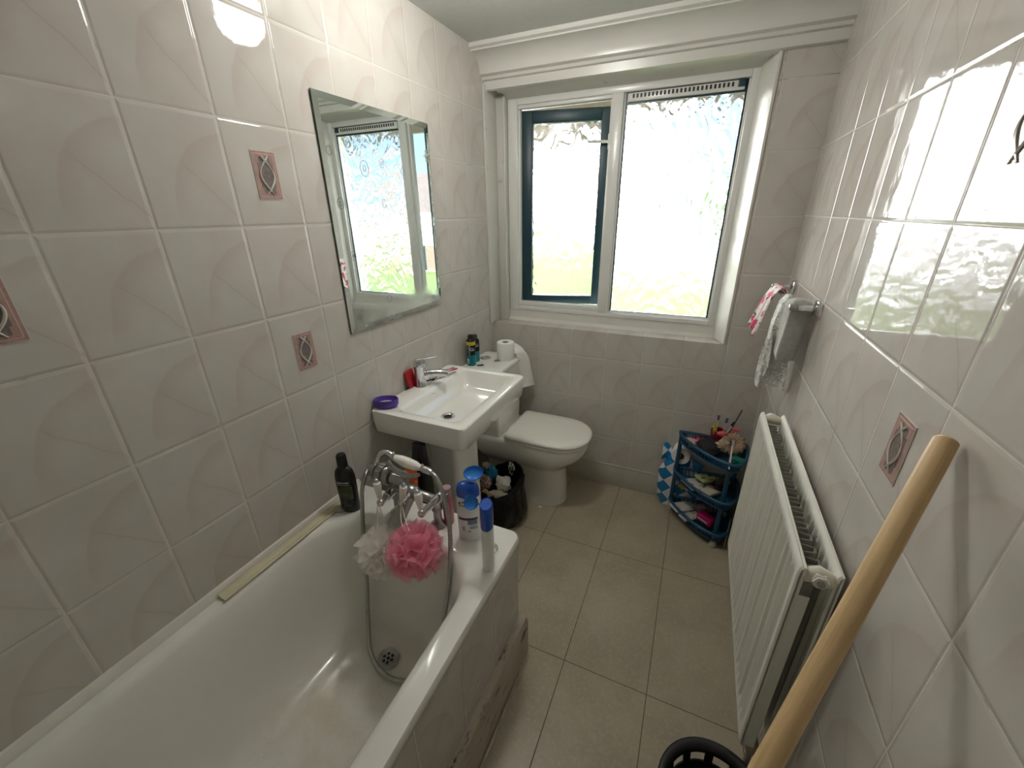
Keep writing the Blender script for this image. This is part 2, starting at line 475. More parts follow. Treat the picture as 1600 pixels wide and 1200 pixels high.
# decorated tile insets: pink frame, charcoal oval, two pale crossing strands
PINK = plain('inset_pink', (.40, .25, .22), .25, var=.3, nscale=90)
INDARK = plain('inset_grey', (.20, .165, .16), .2, var=.5, nscale=110)
INPALE = plain('inset_pale', (.62, .58, .52), .25, var=.1)
def inset(wall, plane, a, z, sign):
    """raised motif, 70 x 120 mm, standing 1.5 mm out of the tile"""
    x = .0005 if plane == 'L' else 1.4994 - .0005
    s = 1 if plane == 'L' else -1
    def Q(u, v, h): return (x + s * h, a + sign * u, z + v)
    mb = MB()
    def plate(hw, hh, h, mi):
        vs = [Q(-hw, -hh, 0), Q(hw, -hh, 0), Q(hw, hh, 0), Q(-hw, hh, 0), Q(-hw, -hh, h), Q(hw, -hh, h), Q(hw, hh, h), Q(-hw, hh, h)]
        mb.add(vs, [(0, 1, 2, 3), (4, 7, 6, 5), (0, 4, 5, 1), (1, 5, 6, 2), (2, 6, 7, 3), (3, 7, 4, 0)], mi)
    plate(.036, .060, .0010, 2); plate(.0345, .0585, .0013, 0); plate(.029, .053, .0015, 2); plate(.028, .052, .0017, 0)
    plate(.0165, .046, .0020, 1); plate(.021, .030, .0023, 1)
    for sg in (-1, 1):
        pts = []
        for k in range(21):
            t = k / 20 * 2 - 1
            pts.append(Q(sg * .020 * math.cos(t * PI * .66) * 1.0, t * .048, .0027))
        mb.tube(pts, [.0012 + .0020 * abs(math.sin(k / 20 * PI * 1.5)) for k in range(21)], 6, mi=2)
    o = obj('patterned_inset', mb, [PINK, INDARK, INPALE], wall, smooth=50, label='pink and grey inset with two crossing pale strands')
for a, z in ((-1.350, 1.700), (-1.350, 1.195), (-1.953, 1.450)): inset(w_left, 'L', a, z, 1)
for a, z in ((-1.360, 1.196), (-1.360, 1.700)): inset(w_right, 'R', a, z, -1)

# ------------------------------------------------------------------ window
win = D.objects.new('window_1', None); COL.objects.link(win); win.location = (.66, .15, 1.04); win['kind'] = 'structure'
ORG[win.name] = Vector(win.location)
def bar(mb, x0, x1, z0, z1, y0=.112, y1=.165, b=.004): mb.box(x0, x1, y0, y1, z0, z1, bev=b)
fr = MB()
bar(fr, .066, .122, 1.036, 2.156); bar(fr, 1.208, 1.250, 1.036, 2.156)
bar(fr, .122, 1.208, 2.118, 2.156); bar(fr, .122, 1.208, 1.036, 1.062)
bar(fr, .622, .676, 1.062, 2.118, .106, .165)
bar(fr, .122, .622, 1.062, 1.090, .118, .165); bar(fr, .122, .622, 2.100, 2.118, .118, .165)
# stepped inner edges
for x0, x1, z0, z1 in ((.120, .130, 1.086, 2.104), (.612, .624, 1.086, 2.104)): bar(fr, x0, x1, z0, z1, .130, .165, .002)
for x0, x1, z0, z1 in ((.674, .684, 1.060, 2.120), (1.200, 1.210, 1.060, 2.120)): bar(fr, x0, x1, z0, z1, .126, .165, .002)
bar(fr, .68, 1.205, 1.058, 1.070, .126, .165, .002)
obj('window_frame', fr, PVC, win)
gk = MB()
for x0, x1, z0, z1 in ((.682, .690, 1.068, 2.12), (1.192, 1.204, 1.068, 2.12), (.69, 1.192, 1.068, 1.073), (.69, 1.192, 2.070, 2.120)):
    gk.box(x0, x1, .134, .142, z0, z1)
obj('gasket', gk, TEAL, win, label='thin dark edging round the glass')
def pane(mb, x0, x1, z0, z1, y0, y1):
    mb.add([(x0, y0, z0), (x1, y0, z0), (x1, y0, z1), (x0, y0, z1)], [(0, 1, 2, 3)], 0)
    mb.add([(x0, y1, z0), (x1, y1, z0), (x1, y1, z1), (x0, y1, z1)], [(3, 2, 1, 0)], 1)
    mb.add([(x0, y0, z0), (x0, y1, z0), (x0, y1, z1), (x0, y0, z1), (x1, y0, z0), (x1, y1, z0), (x1, y1, z1), (x1, y0, z1)], [(0, 1, 2, 3), (7, 6, 5, 4), (0, 4, 5, 1), (3, 2, 6, 7)], 1)
    return mb
pg = obj('glass_pane', pane(MB(), .686, 1.198, 1.070, 2.072, .143, .148), [GLASS, GLASSC], win, smooth=0)
# trickle vent above the right pane
vt = MB().box(.692, 1.188, .122, .136, 2.078, 2.114, bev=.003)
vs_ = MB()
for k in range(25):
    x = .715 + k * .0175
    vs_.box(x, x + .0085, .1195, .1235, 2.092, 2.108)
vo = obj('trickle_vent', vt, PVC, win)
obj('vent_slot', vs_, BLACK, vo, kind='stuff')
obj('vent_end_cap', MB().box(1.160, 1.190, .116, .124, 2.088, 2.116, bev=.002), TEAL, vo)
# left casement, hinged on its left side and pushed open
hinge = (.131, .155, 0)
Mc = rotM('Z', 13, hinge)
cs = MB()
x0, x1, z0, z1 = .131, .612, 1.074, 2.098
w_ = .058
cs.box(x0, x0 + w_, .155, .20, z0, z1, bev=.004, M=Mc); cs.box(x1 - w_, x1, .155, .20, z0, z1, bev=.004, M=Mc)
cs.box(x0 + w_, x1 - w_, .155, .20, z0, z0 + w_ * .8, bev=.004, M=Mc); cs.box(x0 + w_, x1 - w_, .155, .20, z1 - w_, z1, bev=.004, M=Mc)
casement = obj('casement', cs, TEAL, win, label='dark teal opening casement, ajar')
_cp = pane(MB(), x0 + w_ - .002, x1 - w_ + .002, z0 + w_ * .8 - .002, z1 - w_ + .002, .176, .181)
_cp.v = [Mc @ v for v in _cp.v]
obj('casement_pane', _cp, [GLASS, GLASSC], casement, smooth=0)
obj('window_handle', MB().box(.592, .608, .142, .156, 1.90, 1.975, bev=.004, M=Mc).tube(crom([(.600, .142, 1.935), (.596, .128, 1.935), (.57, .122, 1.936), (.49, .122, 1.938)], 5), [.007] * 10 + [.0075] * 6, 8, M=Mc), PVC, casement, label='white lever handle')

# ------------------------------------------------------------------ outdoors
def eaves():
    mb = MB().box(-3, 5, .15, .80, 2.28, 2.40).box(-3, 5, .80, .83, 2.17, 2.50)
    return mb
struct('eaves_soffit', eaves(), plain('soffit_boards', (.30, .27, .23), .6, var=.2), smooth=0)
obj('outer_wall', MB().box(-3, .04, .17, .27, -3, 2.36).box(1.27, 5, .17, .27, -3, 2.36).box(.04, 1.27, .17, .27, -3, .98), plain('outer_render', (.55, .52, .47), .8), smooth=0)['kind'] = 'structure'
def grassmat():
    n = NT('grass'); c = n.mix(n.noise(1.2, 5, .7), (.10, .16, .05), (.19, .25, .09)); n.p(Base_Color=c, Roughness=.9); n.bump(n.noise(30, 4), .03); return n.mat
struct('lawn', MB().box(-40, 60, .6, 28, -3.1, -3.0), grassmat(), smooth=0)
struct('pavement', MB().box(-60, 90, 28, 90, -3.12, -3.0), plain('paving', (.62, .61, .58), .8, var=.1, nscale=3), smooth=0)
BRICK = NT('brick')
bt = BRICK.t.nodes.new('ShaderNodeTexBrick'); BRICK.link(BRICK.comb(BRICK.sepxyz()[0], BRICK.sepxyz()[2]), bt.inputs[0])
bt.inputs['Color1'].default_value = (.34, .12, .07, 1); bt.inputs['Color2'].default_value = (.26, .09, .06, 1); bt.inputs['Mortar'].default_value = (.5, .45, .4, 1)
bt.inputs['Scale'].default_value = 2.2
BRICK.p(Base_Color=bt.outputs[0], Roughness=.85); BRICK = BRICK.mat
RENDER_W = plain('white_render', (.80, .79, .75), .8, var=.05, nscale=2)
ROOF = plain('roof_tiles', (.17, .14, .13), .8, var=.4, nscale=6, bump=.05)
def house(x, w, label):
    t = thing('house', (x + w / 2, 32.5, -3.0), label, 'house', None)
    obj('wall', MB().box(x, x + w, 28.5, 36.5, -.9, 1.9), RENDER_W, t, smooth=0, label='white rendered upper wall')
    obj('brick_wall', MB().box(x, x + w, 28.5, 36.5, -3.0, -.9), BRICK, t, smooth=0, label='red brick lower wall')
    obj('roof', MB().prism([(28, 1.75), (32.5, 5.0), (37, 1.75)], 'x', x - .1, x + w + .1), ROOF, t, smooth=0)
    obj('chimney', MB().box(x + w * .8, x + w * .8 + .9, 32.1, 32.9, 4.0, 6.2).tube([(x + w * .8 + .45, 32.5, 6.2), (x + w * .8 + .45, 32.5, 6.6)], .16, 10), BRICK, t, smooth=0)
    for k in range(3):
        xx = x + w * (.16 + .30 * k)
        f = obj('house_window', MB().box(xx, xx + 1.3, 28.43, 28.55, .1, 1.3, bev=.02), PVC, t, smooth=0)
        obj('window_glass', MB().box(xx + .1, xx + .6, 28.40, 28.44, .2, 1.2).box(xx + .7, xx + 1.2, 28.40, 28.44, .2, 1.2), plain('dark_pane', (.08, .16, .2), .1), f, smooth=0)
    obj('front_door', MB().box(x + w * .42, x + w * .42 + .95, 28.43, 28.55, -3.0, -.95, bev=.02), TEAL, t, smooth=0)
house(14.5, 15, 'white rendered house with tiled roof, seen in the mirror through the open casement')
def tree(x, y, label):
    t = thing('tree', (x, y, -3.0), label, 'tree')
    obj('trunk', MB().tube([(x, y, -3), (x + .1, y, -1), (x, y + .1, .6)], [.22, .16, .10], 8), OLDWOOD, t)
    cr = MB()
    for k in range(26):
        a = random.random() * 2 * PI; r = 1.1 * random.random() ** .5
        bm = bmesh.new(); bmesh.ops.create_icosphere(bm, subdivisions=2, radius=.55 + .3 * random.random())
        c = Vector((x + r * math.cos(a), y + r * math.sin(a), .6 + 1.7 * random.random()))
        for v in bm.verts: v.co = v.co * (1 + .25 * noise.noise(v.co * 4 + c)) + c
        bm.verts.index_update(); cr.addbm(bm)
    obj('foliage', cr, plain('leaves', (.07, .16, .03), .8, var=.5, nscale=8, bump=.05), t)
tree(3.2, 25, 'small round tree on the lawn beyond the right window pane')

# ------------------------------------------------------------------ mirror
t = thing('mirror', (0.0, -.857, 1.2), 'wall mirror with slanted glass edge and round dried stains, above the basin', 'mirror')
mb = MB(); y0, y1, z0, z1 = -1.152, -.563, 1.199, 1.942; b = .020
vs = [(.004, y0, z0), (.004, y1, z0), (.004, y1, z1), (.004, y0, z1), (.0075, y0, z0), (.0075, y1, z0), (.0075, y1, z1), (.0075, y0, z1),
      (.0100, y0 + b, z0 + b), (.0100, y1 - b, z0 + b), (.0100, y1 - b, z1 - b), (.0100, y0 + b, z1 - b)]
mb.add(vs, [(0, 3, 2, 1), (0, 1, 5, 4), (1, 2, 6, 5), (2, 3, 7, 6), (3, 0, 4, 7)], 1)
mb.add(vs, [(4, 5, 9, 8), (5, 6, 10, 9), (6, 7, 11, 10), (7, 4, 8, 11), (8, 9, 10, 11)], 0)
obj('mirror_plate', mb, [MIRROR, MEDGE], t, smooth=0)
obj('mirror_fixing', MB().box(0, .004, -1.05, -.66, 1.3, 1.85), BLACK, t, smooth=0)
RING = plain('dried_ring', (.16, .17, .15), .6, var=.5, nscale=80)
for i, (y, z, r) in enumerate(((-1.041, 1.817, .013), (-1.121, 1.785, .011), (-.974, 1.746, .020), (-.893, 1.636, .011), (-1.108, 1.633, .014), (-.762, 1.751, .011),
                               (-1.088, 1.465, .012), (-.949, 1.503, .011), (-.853, 1.389, .012), (-.78, 1.861, .013), (-1.104, 1.248, .012), (-.792, 1.566, .011), (-.88, 1.77, .012), (-.93, 1.29, .012))):
    m_ = MB().tube([(.0103, y + r * (1 + .1 * math.sin(3 * k + i)) * math.cos(k * PI / 8), z + r * 1.25 * math.sin(k * PI / 8)) for k in range(16)], .0007, 4, closed=True)
    if i % 2 == 0: m_.tube([(.0103, y + r * .35 * math.cos(k * PI / 4), z + r * .5 * math.sin(k * PI / 4)) for k in range(8)], .0008, 4, closed=True)
    obj('stain_ring', m_, RING, t, smooth=180)

# ------------------------------------------------------------------ bath
t = thing('bathtub', (.35, -2.1, FZ), 'white built-in bath with tiled side along the left wall', 'bath')
secs = [(0.012, .700, -2.99, -1.240, .030, .560), (.003, .705, -2.996, -1.233, .032, .566), (.0015, .707, -2.998, -1.231, .034, .580), (.0015, .7065, -2.998, -1.2315, .034, .592), (.004, .702, -2.996, -1.236, .032, .600),
        (.030, .655, -2.89, -1.372, .15, .6012), (.038, .645, -2.880, -1.384, .155, .599), (.046, .638, -2.872, -1.392, .16, .594), (.054, .630, -2.862, -1.399, .16, .580), (.068, .612, -2.84, -1.408, .165, .52), (.082, .595, -2.80, -1.420, .17, .44),
        (.098, .578, -2.75, -1.434, .17, .36), (.112, .562, -2.70, -1.448, .165, .30), (.128, .545, -2.66, -1.464, .16, .255), (.150, .522, -2.62, -1.486, .15, .222), (.180, .490, -2.58, -1.52, .13, .207), (.22, .45, -2.5, -1.57, .10, .200), (.30, .38, -2.3, -1.75, .03, .196)]
obj('bath_panel', MB().prism([(.005, -1.2335), (.692, -1.2335), (.692, -2.996), (.66, -2.996), (.66, -1.262), (.005, -1.262)], 'z', FZ, .566), T_PANEL, t, smooth=0, label='marbled tiles cladding the side of the bath')
obj('bath_shell', MB().loft([rrect(a, b_, c, d, r, z, 14) for a, b_, c, d, r, z in secs], (False, True)), BATH, t, smooth=50)
dr = MB().lathe([(.0, .0), (.026, .0), (.034, .004), (.036, .004), (.037, .001)], (.352, -1.565, .2075), 32, caps=(False, False))
d_ = obj('drain', dr, DULLCHROME, t, label='round metal plughole with six holes')
hl = MB(); hl.lathe([(0, 0), (.006, 0)], (.352, -1.565, .2090), 12, caps=(False, False))
for k in range(6): hl.lathe([(0, 0), (.0055, 0)], (.352 + .015 * math.cos(k * PI / 3), -1.565 + .015 * math.sin(k * PI / 3), .2090), 10, caps=(False, False))
obj('drain_hole', hl, BLACK, d_, kind='stuff')
# old sealing strips between the bath and the wall tiles
whole('sealing_strip', MB().prism([(0, .600), (.016, .600), (.014, .612), (.006, .624), (0, .626)], 'y', -2.99, -1.24), plain('white_seal', (.70, .68, .61), .4, var=.08),
      'long white sealing strip between the bath and the left wall tiles', 'trim', (0, -2.1, .6), smooth=30)
st = MB(); lp = []
for k in range(40):
    y = -1.808 + (.448) * k / 39; q = .0012 * noise.noise(Vector((1, y * 30, 0)))
    lp.append([(.017, y, .604), (.046 + q, y + (.006 if k == 0 else 0), .6025), (.047 + q, y, .606), (.041, y, .611 + q), (.036, y, .608), (.028, y, .613), (.017, y, .616)])
whole('old_edging_strip', st.loft(lp), plain('yellowed_plastic', (.55, .51, .33), .45, var=.12, nscale=40), 'yellowed broken edging strip lying along the bath rim by the wall', 'trim', (.03, -1.6, .6), smooth=40)

# ------------------------------------------------------------------ bath mixer tap
t = thing('bath_mixer_tap', (.34, -1.31, .6), 'old chrome bath and shower mixer with white ceramic levers on the end of the bath', 'tap')
mb = MB()
for x in (.255, .425):
    mb.lathe([(.0, 0), (.030, 0), (.030, .004), (.022, .010), (.015, .020), (.014, .06), (.018, .066), (.018, .08), (.013, .086)], (x, -1.31, .6), 24)
mb.tube(crom([(.255, -1.31, .68), (.258, -1.315, .705), (.285, -1.325, .722), (.34, -1.33, .727), (.395, -1.325, .722), (.422, -1.315, .705), (.425, -1.31, .68)], 6), .017, 16)
mb.ball((.34, -1.33, .725), .030, 20)
obj('tap_body', mb, DULLCHROME, t, smooth=60)
# broad flat spout
sp = MB(); pts = crom([(.345, -1.325, .722), (.342, -1.352, .712), (.338, -1.385, .690), (.334, -1.412, .662), (.333, -1.424, .640)], 6); lp = []
for k, p in enumerate(pts):
    f = k / (len(pts) - 1); wx = .016 + .013 * math.sin(min(1, f * 1.25) * PI / 2); wz = .014 - .004 * f
    tg = Vector((0, -1, -.75 - .5 * f)).normalized(); up = Vector((1, 0, 0)).cross(tg).normalized()
    if f > .86: wx *= math.cos((f - .86) / .14 * 1.1)
    lp.append([p + Vector((1, 0, 0)) * wx * math.copysign(abs(math.cos(a)) ** .7, math.cos(a)) + up * wz * math.sin(a) for a in [2 * PI * q / 20 for q in range(20)]])
obj('spout', sp.loft(lp), DULLCHROME, t, smooth=60)
# ridged thermostat drum on the left and the riser to the shower cradle
A = aim((.268, -1.335, .775), (.178, -1.335, .782))
mb = MB().lathe([(0, 0), (.030, 0), (.033, .004), (.033, .016), (.027, .018), (.027, .024), (.034, .026), (.034, .046), (.027, .049), (.026, .056), (.030, .058), (.028, .070), (.018, .076), (.014, .096), (0, .098)], n=28, M=A)
for k in range(14):
    a = k * PI / 7; mb.box(-.0035, .0035, .031, .0375, .027, .045, bev=.001, M=A @ Matrix.Rotation(a, 4, 'Z'))
obj('control_drum', mb, DULLCHROME, t, smooth=40, label='ridged chrome drum, stained with limescale')
mb = MB().tube([(.315, -1.33, .74), (.318, -1.33, .765), (.318, -1.33, .80)], [.020, .015, .012], 18).tube([(.268, -1.335, .772), (.318, -1.33, .765)], .019, 16)
mb.tube(crom([(.262, -1.335, .835), (.284, -1.34, .815), (.318, -1.34, .803), (.355, -1.34, .802), (.388, -1.335, .814)], 6), [.006 + .004 * math.sin(k / 24 * PI) for k in range(25)], 12)
obj('shower_cradle', mb, DULLCHROME, t, smooth=60)
def lever(ball, tip, tail):
    b_, p_ = Vector(ball), Vector(tip); Mx = aim(b_, p_); L = (p_ - b_).length
    h = obj('valve', MB().tube([Vector(tail), Vector(tail) + (b_ - Vector(tail)) * .12, Vector(tail) + (b_ - Vector(tail)) * .14, Vector(tail) + (b_ - Vector(tail)) * .55, Vector(tail) + (b_ - Vector(tail)) * .58, b_], [.0125, .0135, .0155, .0155, .0115, .0105], 18).ball(b_, .0135, 16), CHROME, t, smooth=50)
    obj('lever', MB().lathe([(0, .008), (.006, .009), (.0075, .016), (.0095, L * .35), (.0135, L * .72), (.0125, L * .84), (.006, L * .9), (0, L * .9)], n=20, M=Mx), CERAMIC, h, label='white ceramic lever')
    obj('lever_knob', MB().lathe([(.0, .0), (.0085, 0), (.0088, .004), (.005, .008), (.006, .012), (0, .016)], n=14, M=aim(b_ + (p_ - b_) * .86, p_ + (p_ - b_))), CHROME, h)
lever((.433, -1.400, .722), (.418, -1.392, .803), (.478, -1.325, .768))
lever((.267, -1.400, .712), (.258, -1.395, .800), (.262, -1.330, .712))
lever((.341, -1.380, .722), (.356, -1.378, .800), (.340, -1.335, .735))

# shower handset lying in the cradle, with its hose looping into the bath
t = thing('shower_handset', (.34, -1.33, .84), 'shower handset with white ceramic grip lying on the bath mixer', 'shower head')
ha, hb = Vector((.293, -1.335, .856)), Vector((.398, -1.335, .842))
obj('ceramic_grip', MB().lathe([(0, 0), (.009, 0), (.013, .010), (.0165, .030), (.0175, .055), (.0155, .085), (.010, .102), (.008, .106), (0, .106)], n=24, M=aim(ha, hb)), CERAMIC, t, smooth=60, label='white ceramic grip')
mb = MB().tube(crom([(.293, -1.335, .856), (.272, -1.335, .868), (.248, -1.335, .866), (.228, -1.338, .848), (.216, -1.34, .822)], 6), [.009] * 8 + [.008] * 8 + [.007] * 9, 14).ball((.214, -1.341, .816), .010, 14)
mb.lathe([(0, 0), (.011, 0), (.012, .006), (.009, .010), (0, .010)], n=16, M=aim(ha + Vector((.004, 0, 0)), ha - Vector((.01, 0, 0)))).ball((.291, -1.335, .874), .004, 8)
mc_ = MB().ball((.404, -1.335, .856), .004, 8)
mc_.tube([(.398, -1.335, .842), (.402, -1.335, .842), (.425, -1.336, .840), (.438, -1.337, .837)], [.009, .012, .012, .0095], 16)
obj('handset_neck', mb, CHROME, t, smooth=60)
obj('hose_coupling', mc_, CHROME, t, smooth=60)
hp = crom([(.436, -1.337, .838), (.462, -1.345, .828), (.492, -1.358, .785), (.515, -1.375, .725), (.540, -1.410, .655), (.548, -1.445, .54), (.545, -1.485, .42), (.535, -1.53, .31), (.51, -1.575, .235), (.468, -1.603, .222),
           (.41, -1.618, .220), (.345, -1.608, .220), (.285, -1.575, .221), (.246, -1.535, .238), (.222, -1.500, .30), (.208, -1.465, .42), (.184, -1.425, .56), (.182, -1.405, .66), (.188, -1.395, .74), (.186, -1.37, .778), (.176, -1.345, .784)], 14)
rad = [.0068 + (.0009 if k % 2 else 0) for k in range(len(hp))]
obj('shower_hose', MB().tube(hp, rad, 10), DULLCHROME, t, smooth=60, label='ribbed grey metal hose')

# ------------------------------------------------------------------ bath puffs
def netting(name, col, tr=.35):
    n = NT(name); n.p(Base_Color=n.mix(n.noise(60, 3), tuple(c * .9 for c in col), col), Roughness=.5)
    n.p(Subsurface_Weight=0.0)
    tl = n.t.nodes.new('ShaderNodeBsdfTranslucent'); tl.inputs[0].default_value = (*col, 1)
    tp = n.t.nodes.new('ShaderNodeBsdfTransparent')
    a = n.t.nodes.new('ShaderNodeMixShader'); a.inputs[0].default_value = .4
    n.link(n.b.outputs[0], a.inputs[1]); n.link(tl.outputs[0], a.inputs[2])
    b_ = n.t.nodes.new('ShaderNodeMixShader'); b_.inputs[0].default_value = tr
    n.link(a.outputs[0], b_.inputs[1]); n.link(tp.outputs[0], b_.inputs[2]); n.link(b_.outputs[0], n.out.inputs[0])
    return n.mat
def puff(c, R_, mat, seed, label, cord):
    rnd = random.Random(seed); t = thing('bath_puff', c, label, 'bath puff', None); mb = MB(); c = Vector(c)
    for k in range(52):
        z = 1 - 2 * (k + .5) / 52; a = k * 2.39996 + rnd.random() * .4
        d = Vector((math.sqrt(1 - z * z) * math.cos(a), math.sqrt(1 - z * z) * math.sin(a), z))
        q = d.to_track_quat('Z', 'Y') @ __import__('mathutils').Quaternion((0, 0, 1), rnd.random() * 6.28)
        W_, H_ = R_ * (.40 + .16 * rnd.random()), R_ * (.42 + .20 * rnd.random()); fr = rnd.random() * 6; op = .28 + .5 * rnd.random(); bs = R_ * (.42 + .1 * rnd.random())
        def fn(u, v):
            # a frilled cup, squeezed nearly shut
            an = u * 2 * PI; r = W_ * (.12 + .88 * v ** .7)
            rr = 1 + .16 * v * math.sin(an * 3 + fr) + .07 * v * math.sin(an * 7 + fr * 2)
            return c + q @ Vector((r * rr * math.cos(an), r * rr * op * math.sin(an), bs + H_ * (v ** 1.1) * (1 + .15 * math.sin(an * 2 + fr))))
        mb.grid(fn, 18, 6, cu=True)
    mb.ball(c, R_ * .50, 16)
    obj('netting', mb, mat, t, smooth=180, recalc=False)
    obj('cord', MB().tube(crom(cord, 5), .0016, 6), plain('cord', (.75, .72, .66), .6), t)
puff((.303, -1.462, .568), .076, netting('white_netting', (1.0, .98, .94), .38), 3, 'white net bath puff hanging under the left tap lever', [(.300, -1.455, .62), (.288, -1.420, .66), (.270, -1.412, .706), (.262, -1.412, .706), (.270, -1.430, .66), (.292, -1.456, .62)])
puff((.440, -1.462, .630), .080, netting('pink_netting', (1.0, .50, .62), .38), 8, 'bright pink net bath puff hanging from the tap beside the white one', [(.425, -1.455, .69), (.385, -1.425, .70), (.352, -1.395, .717), (.345, -1.394, .712), (.372, -1.43, .69), (.415, -1.458, .68)])

# ------------------------------------------------------------------ bottles on the bath end
def bottle(name, loc, ang, w, dpt, H, capH, mats, label, capr=.7, prof=None, cat='bottle', gl=None):
    t = thing(name, loc, label, cat); t.rotation_euler = (0, 0, math.radians(ang)); o_ = Vector(loc)
    P_ = prof or [(0, 0), (.90, 0), (1, .02), (1.0, .3), (1.03, .62), (.98, .82), (.90, .94), (.72, 1.0), (0, 1.0)]
    hb = H - capH; mb = MB().lathe([(r, z * hb) for r, z in P_], (0, 0, 0), 36, w / 2, dpt / 2)
    mb.v = [v + o_ for v in mb.v]; b_ = obj('bottle_body', mb, mats[0], t, smooth=50)
    return t, o_, hb
def at(mb, o_): mb.v = [v + o_ for v in mb.v]; return mb
WPL = plain('white_plastic', (.80, .80, .79), .3, var=.02)
BLUE = plain('royal_blue_plastic', (.012, .085, .48), .2, var=.1, coat=.4)
BLUEL = NT('see_through_blue_plastic'); BLUEL.p(Base_Color=(.03, .27, .85), Roughness=.15, Transmission_Weight=.35); BLUEL = BLUEL.mat
NAVY = plain('navy_print', (.03, .04, .12), .4); GRNL = plain('green_print', (.10, .34, .06), .4); GREYP = plain('grey_print', (.20, .21, .27), .4)
BLKPL = plain('black_plastic', (.010, .011, .012), .25, var=.1)
LEAFY = plain('dark_green_label', (.045, .07, .015), .4, var=.3)
# black shampoo bottle by the wall
t, o_, hb = bottle('shampoo_bottle', (.082, -1.366, .600), 18, .074, .050, .236, .050, [BLKPL], 'tall black shampoo bottle with a green label standing against the left wall',
                   prof=[(0, 0), (.88, 0), (.94, .02), (.97, .35), (1.0, .68), (.98, .80), (.86, .90), (.62, .97), (.42, 1.0), (0, 1.0)])
obj('cap', at(MB().lathe([(0, hb - .002), (.0175, hb - .002), (.018, hb + .01), (.0165, hb + .044), (.014, hb + .048), (0, hb + .048)], n=24), o_), BLKPL, t, smooth=40)
def curvpatch(w, d, u0, u1, z0, z1, off=.0006, side=-1, n=10, k=1.0):
    """patch lying on the front of an oval bottle: u0..u1 in -1..1 across"""
    mb = MB()
    def fn(u, v):
        uu = u0 + (u1 - u0) * u; x = uu * w / 2 * .98; y = side * (d / 2 * k * math.sqrt(max(0, 1 - (uu * .98) ** 2)) + off); return Vector((x, y, z0 + (z1 - z0) * v))
    return mb.grid(fn, n, 3)
def panel(t, name, o_, w, d, u0, u1, z0, z1, mat, **k): return obj(name, at(curvpatch(w, d, u0, u1, z0, z1, **k), o_), mat, t, smooth=180, solid=.0004)
panel(t, 'label', o_, .079, .051, -.55, .75, .062, .115, LEAFY, k=.985)
panel(t, 'lettering', o_, .080, .052, -.55, .62, .121, .124, plain('pale_print', (.35, .34, .30), .4), k=.99)
panel(t, 'lettering', o_, .080, .052, -.50, .58, .128, .135, plain('silver_print', (.30, .30, .30), .4, var=.9, nscale=400), k=.99)
panel(t, 'lettering', o_, .078, .050, -.25, .45, .034, .037, plain('silver_print2', (.18, .19, .2), .4, var=.9, nscale=500), k=.985)
# white shampoo bottle, its label turned to the room
t, o_, hb = bottle('shampoo_bottle', (.556, -1.316, .600), 25, .076, .044, .235, .040, [WPL], 'white shampoo bottle with printed label and blue open cap, behind the slimmer one')
obj('cap', at(MB().lathe([(1, hb - .022), (1.02, hb - .005), (.98, hb + .008), (.84, hb + .020), (.55, hb + .026), (0, hb + .027)], (0, 0, 0), 30, .0365, .0225, caps=(True, False)), o_), BLUE, t, smooth=50)
lid = at(MB().lathe([(0, 0), (.7, .001), (.95, .006), (1, .012), (.96, .012), (.9, .007), (.65, .003), (0, .003)], n=26, sx=.032, sy=.024, M=Matrix.Translation((.022, .012, hb + .046)) @ Matrix.Rotation(math.radians(35), 4, 'X') @ Matrix.Rotation(math.radians(-8), 4, 'Y')), o_)
obj('flip_lid', lid, BLUEL, t, smooth=50, label='open see-through blue lid')
for u0, u1, z0, z1, m_ in ((-.8, -.62, .150, .157, NAVY), (-.5, .1, .156, .161, GREYP), (.0, .36, .153, .163, GRNL), (-.78, .22, .142, .146, GREYP), (-.85, .75, .088, .097, NAVY), (-.1, .7, .070, .086, GREYP), (-.6, -.35, .045, .062, plain('pale_pink_print', (.6, .42, .42), .4)), (0.05, .72, .052, .064, plain('pale_blue_print', (.35, .42, .5), .4, var=.4, nscale=200)), (-.1, .1, .040, .045, GREYP)):
    panel(t, 'printed_mark', o_, .0775, .045, u0, u1, z0, z1, m_, k=1.0)
# slim white bottle seen edge-on
t, o_, hb = bottle('shampoo_bottle', (.667, -1.400, .600), 112, .062, .038, .240, .030, [WPL], 'slim white shampoo bottle with blue cap seen edge-on, nearest the bath corner', prof=[(0, 0), (.90, 0), (.95, .02), (.98, .3), (1.0, .62), (.98, .86), (.92, .96), (.8, 1.0), (0, 1.0)])
obj('cap', at(MB().lathe([(1, hb - .050), (1.03, hb - .02), (1.02, hb + .006), (.97, hb + .022), (.90, hb + .026), (.86, hb + .023), (0, hb + .020)], (0, 0, 0), 30, .031, .0192, caps=(True, False)), o_), BLUE, t, smooth=50)
ldw = MB().lathe([(0, 0), (.8, .001), (.98, .004), (1, .009), (.93, .009), (.88, .005), (.7, .003), (0, .003)], n=22, sx=.021, sy=.021)
Mr = Matrix.Rotation(math.radians(-112), 4, 'Z') @ Matrix.Translation(Vector((.619, -1.402, .826)) - o_) @ Vector((.42, -.72, .55)).to_track_quat('Z', 'Y').to_matrix().to_4x4()
ldw.v = [Mr @ v for v in ldw.v]
obj('flip_lid', at(ldw, o_), BLUEL, t, smooth=50, label='open see-through blue lid')
obj('hinge', at(MB().tube([Matrix.Rotation(math.radians(-112), 3, 'Z') @ (Vector(p) - o_) for p in ((.636, -1.400, .828), (.648, -1.400, .826))], .002, 6), o_), BLUEL, t)
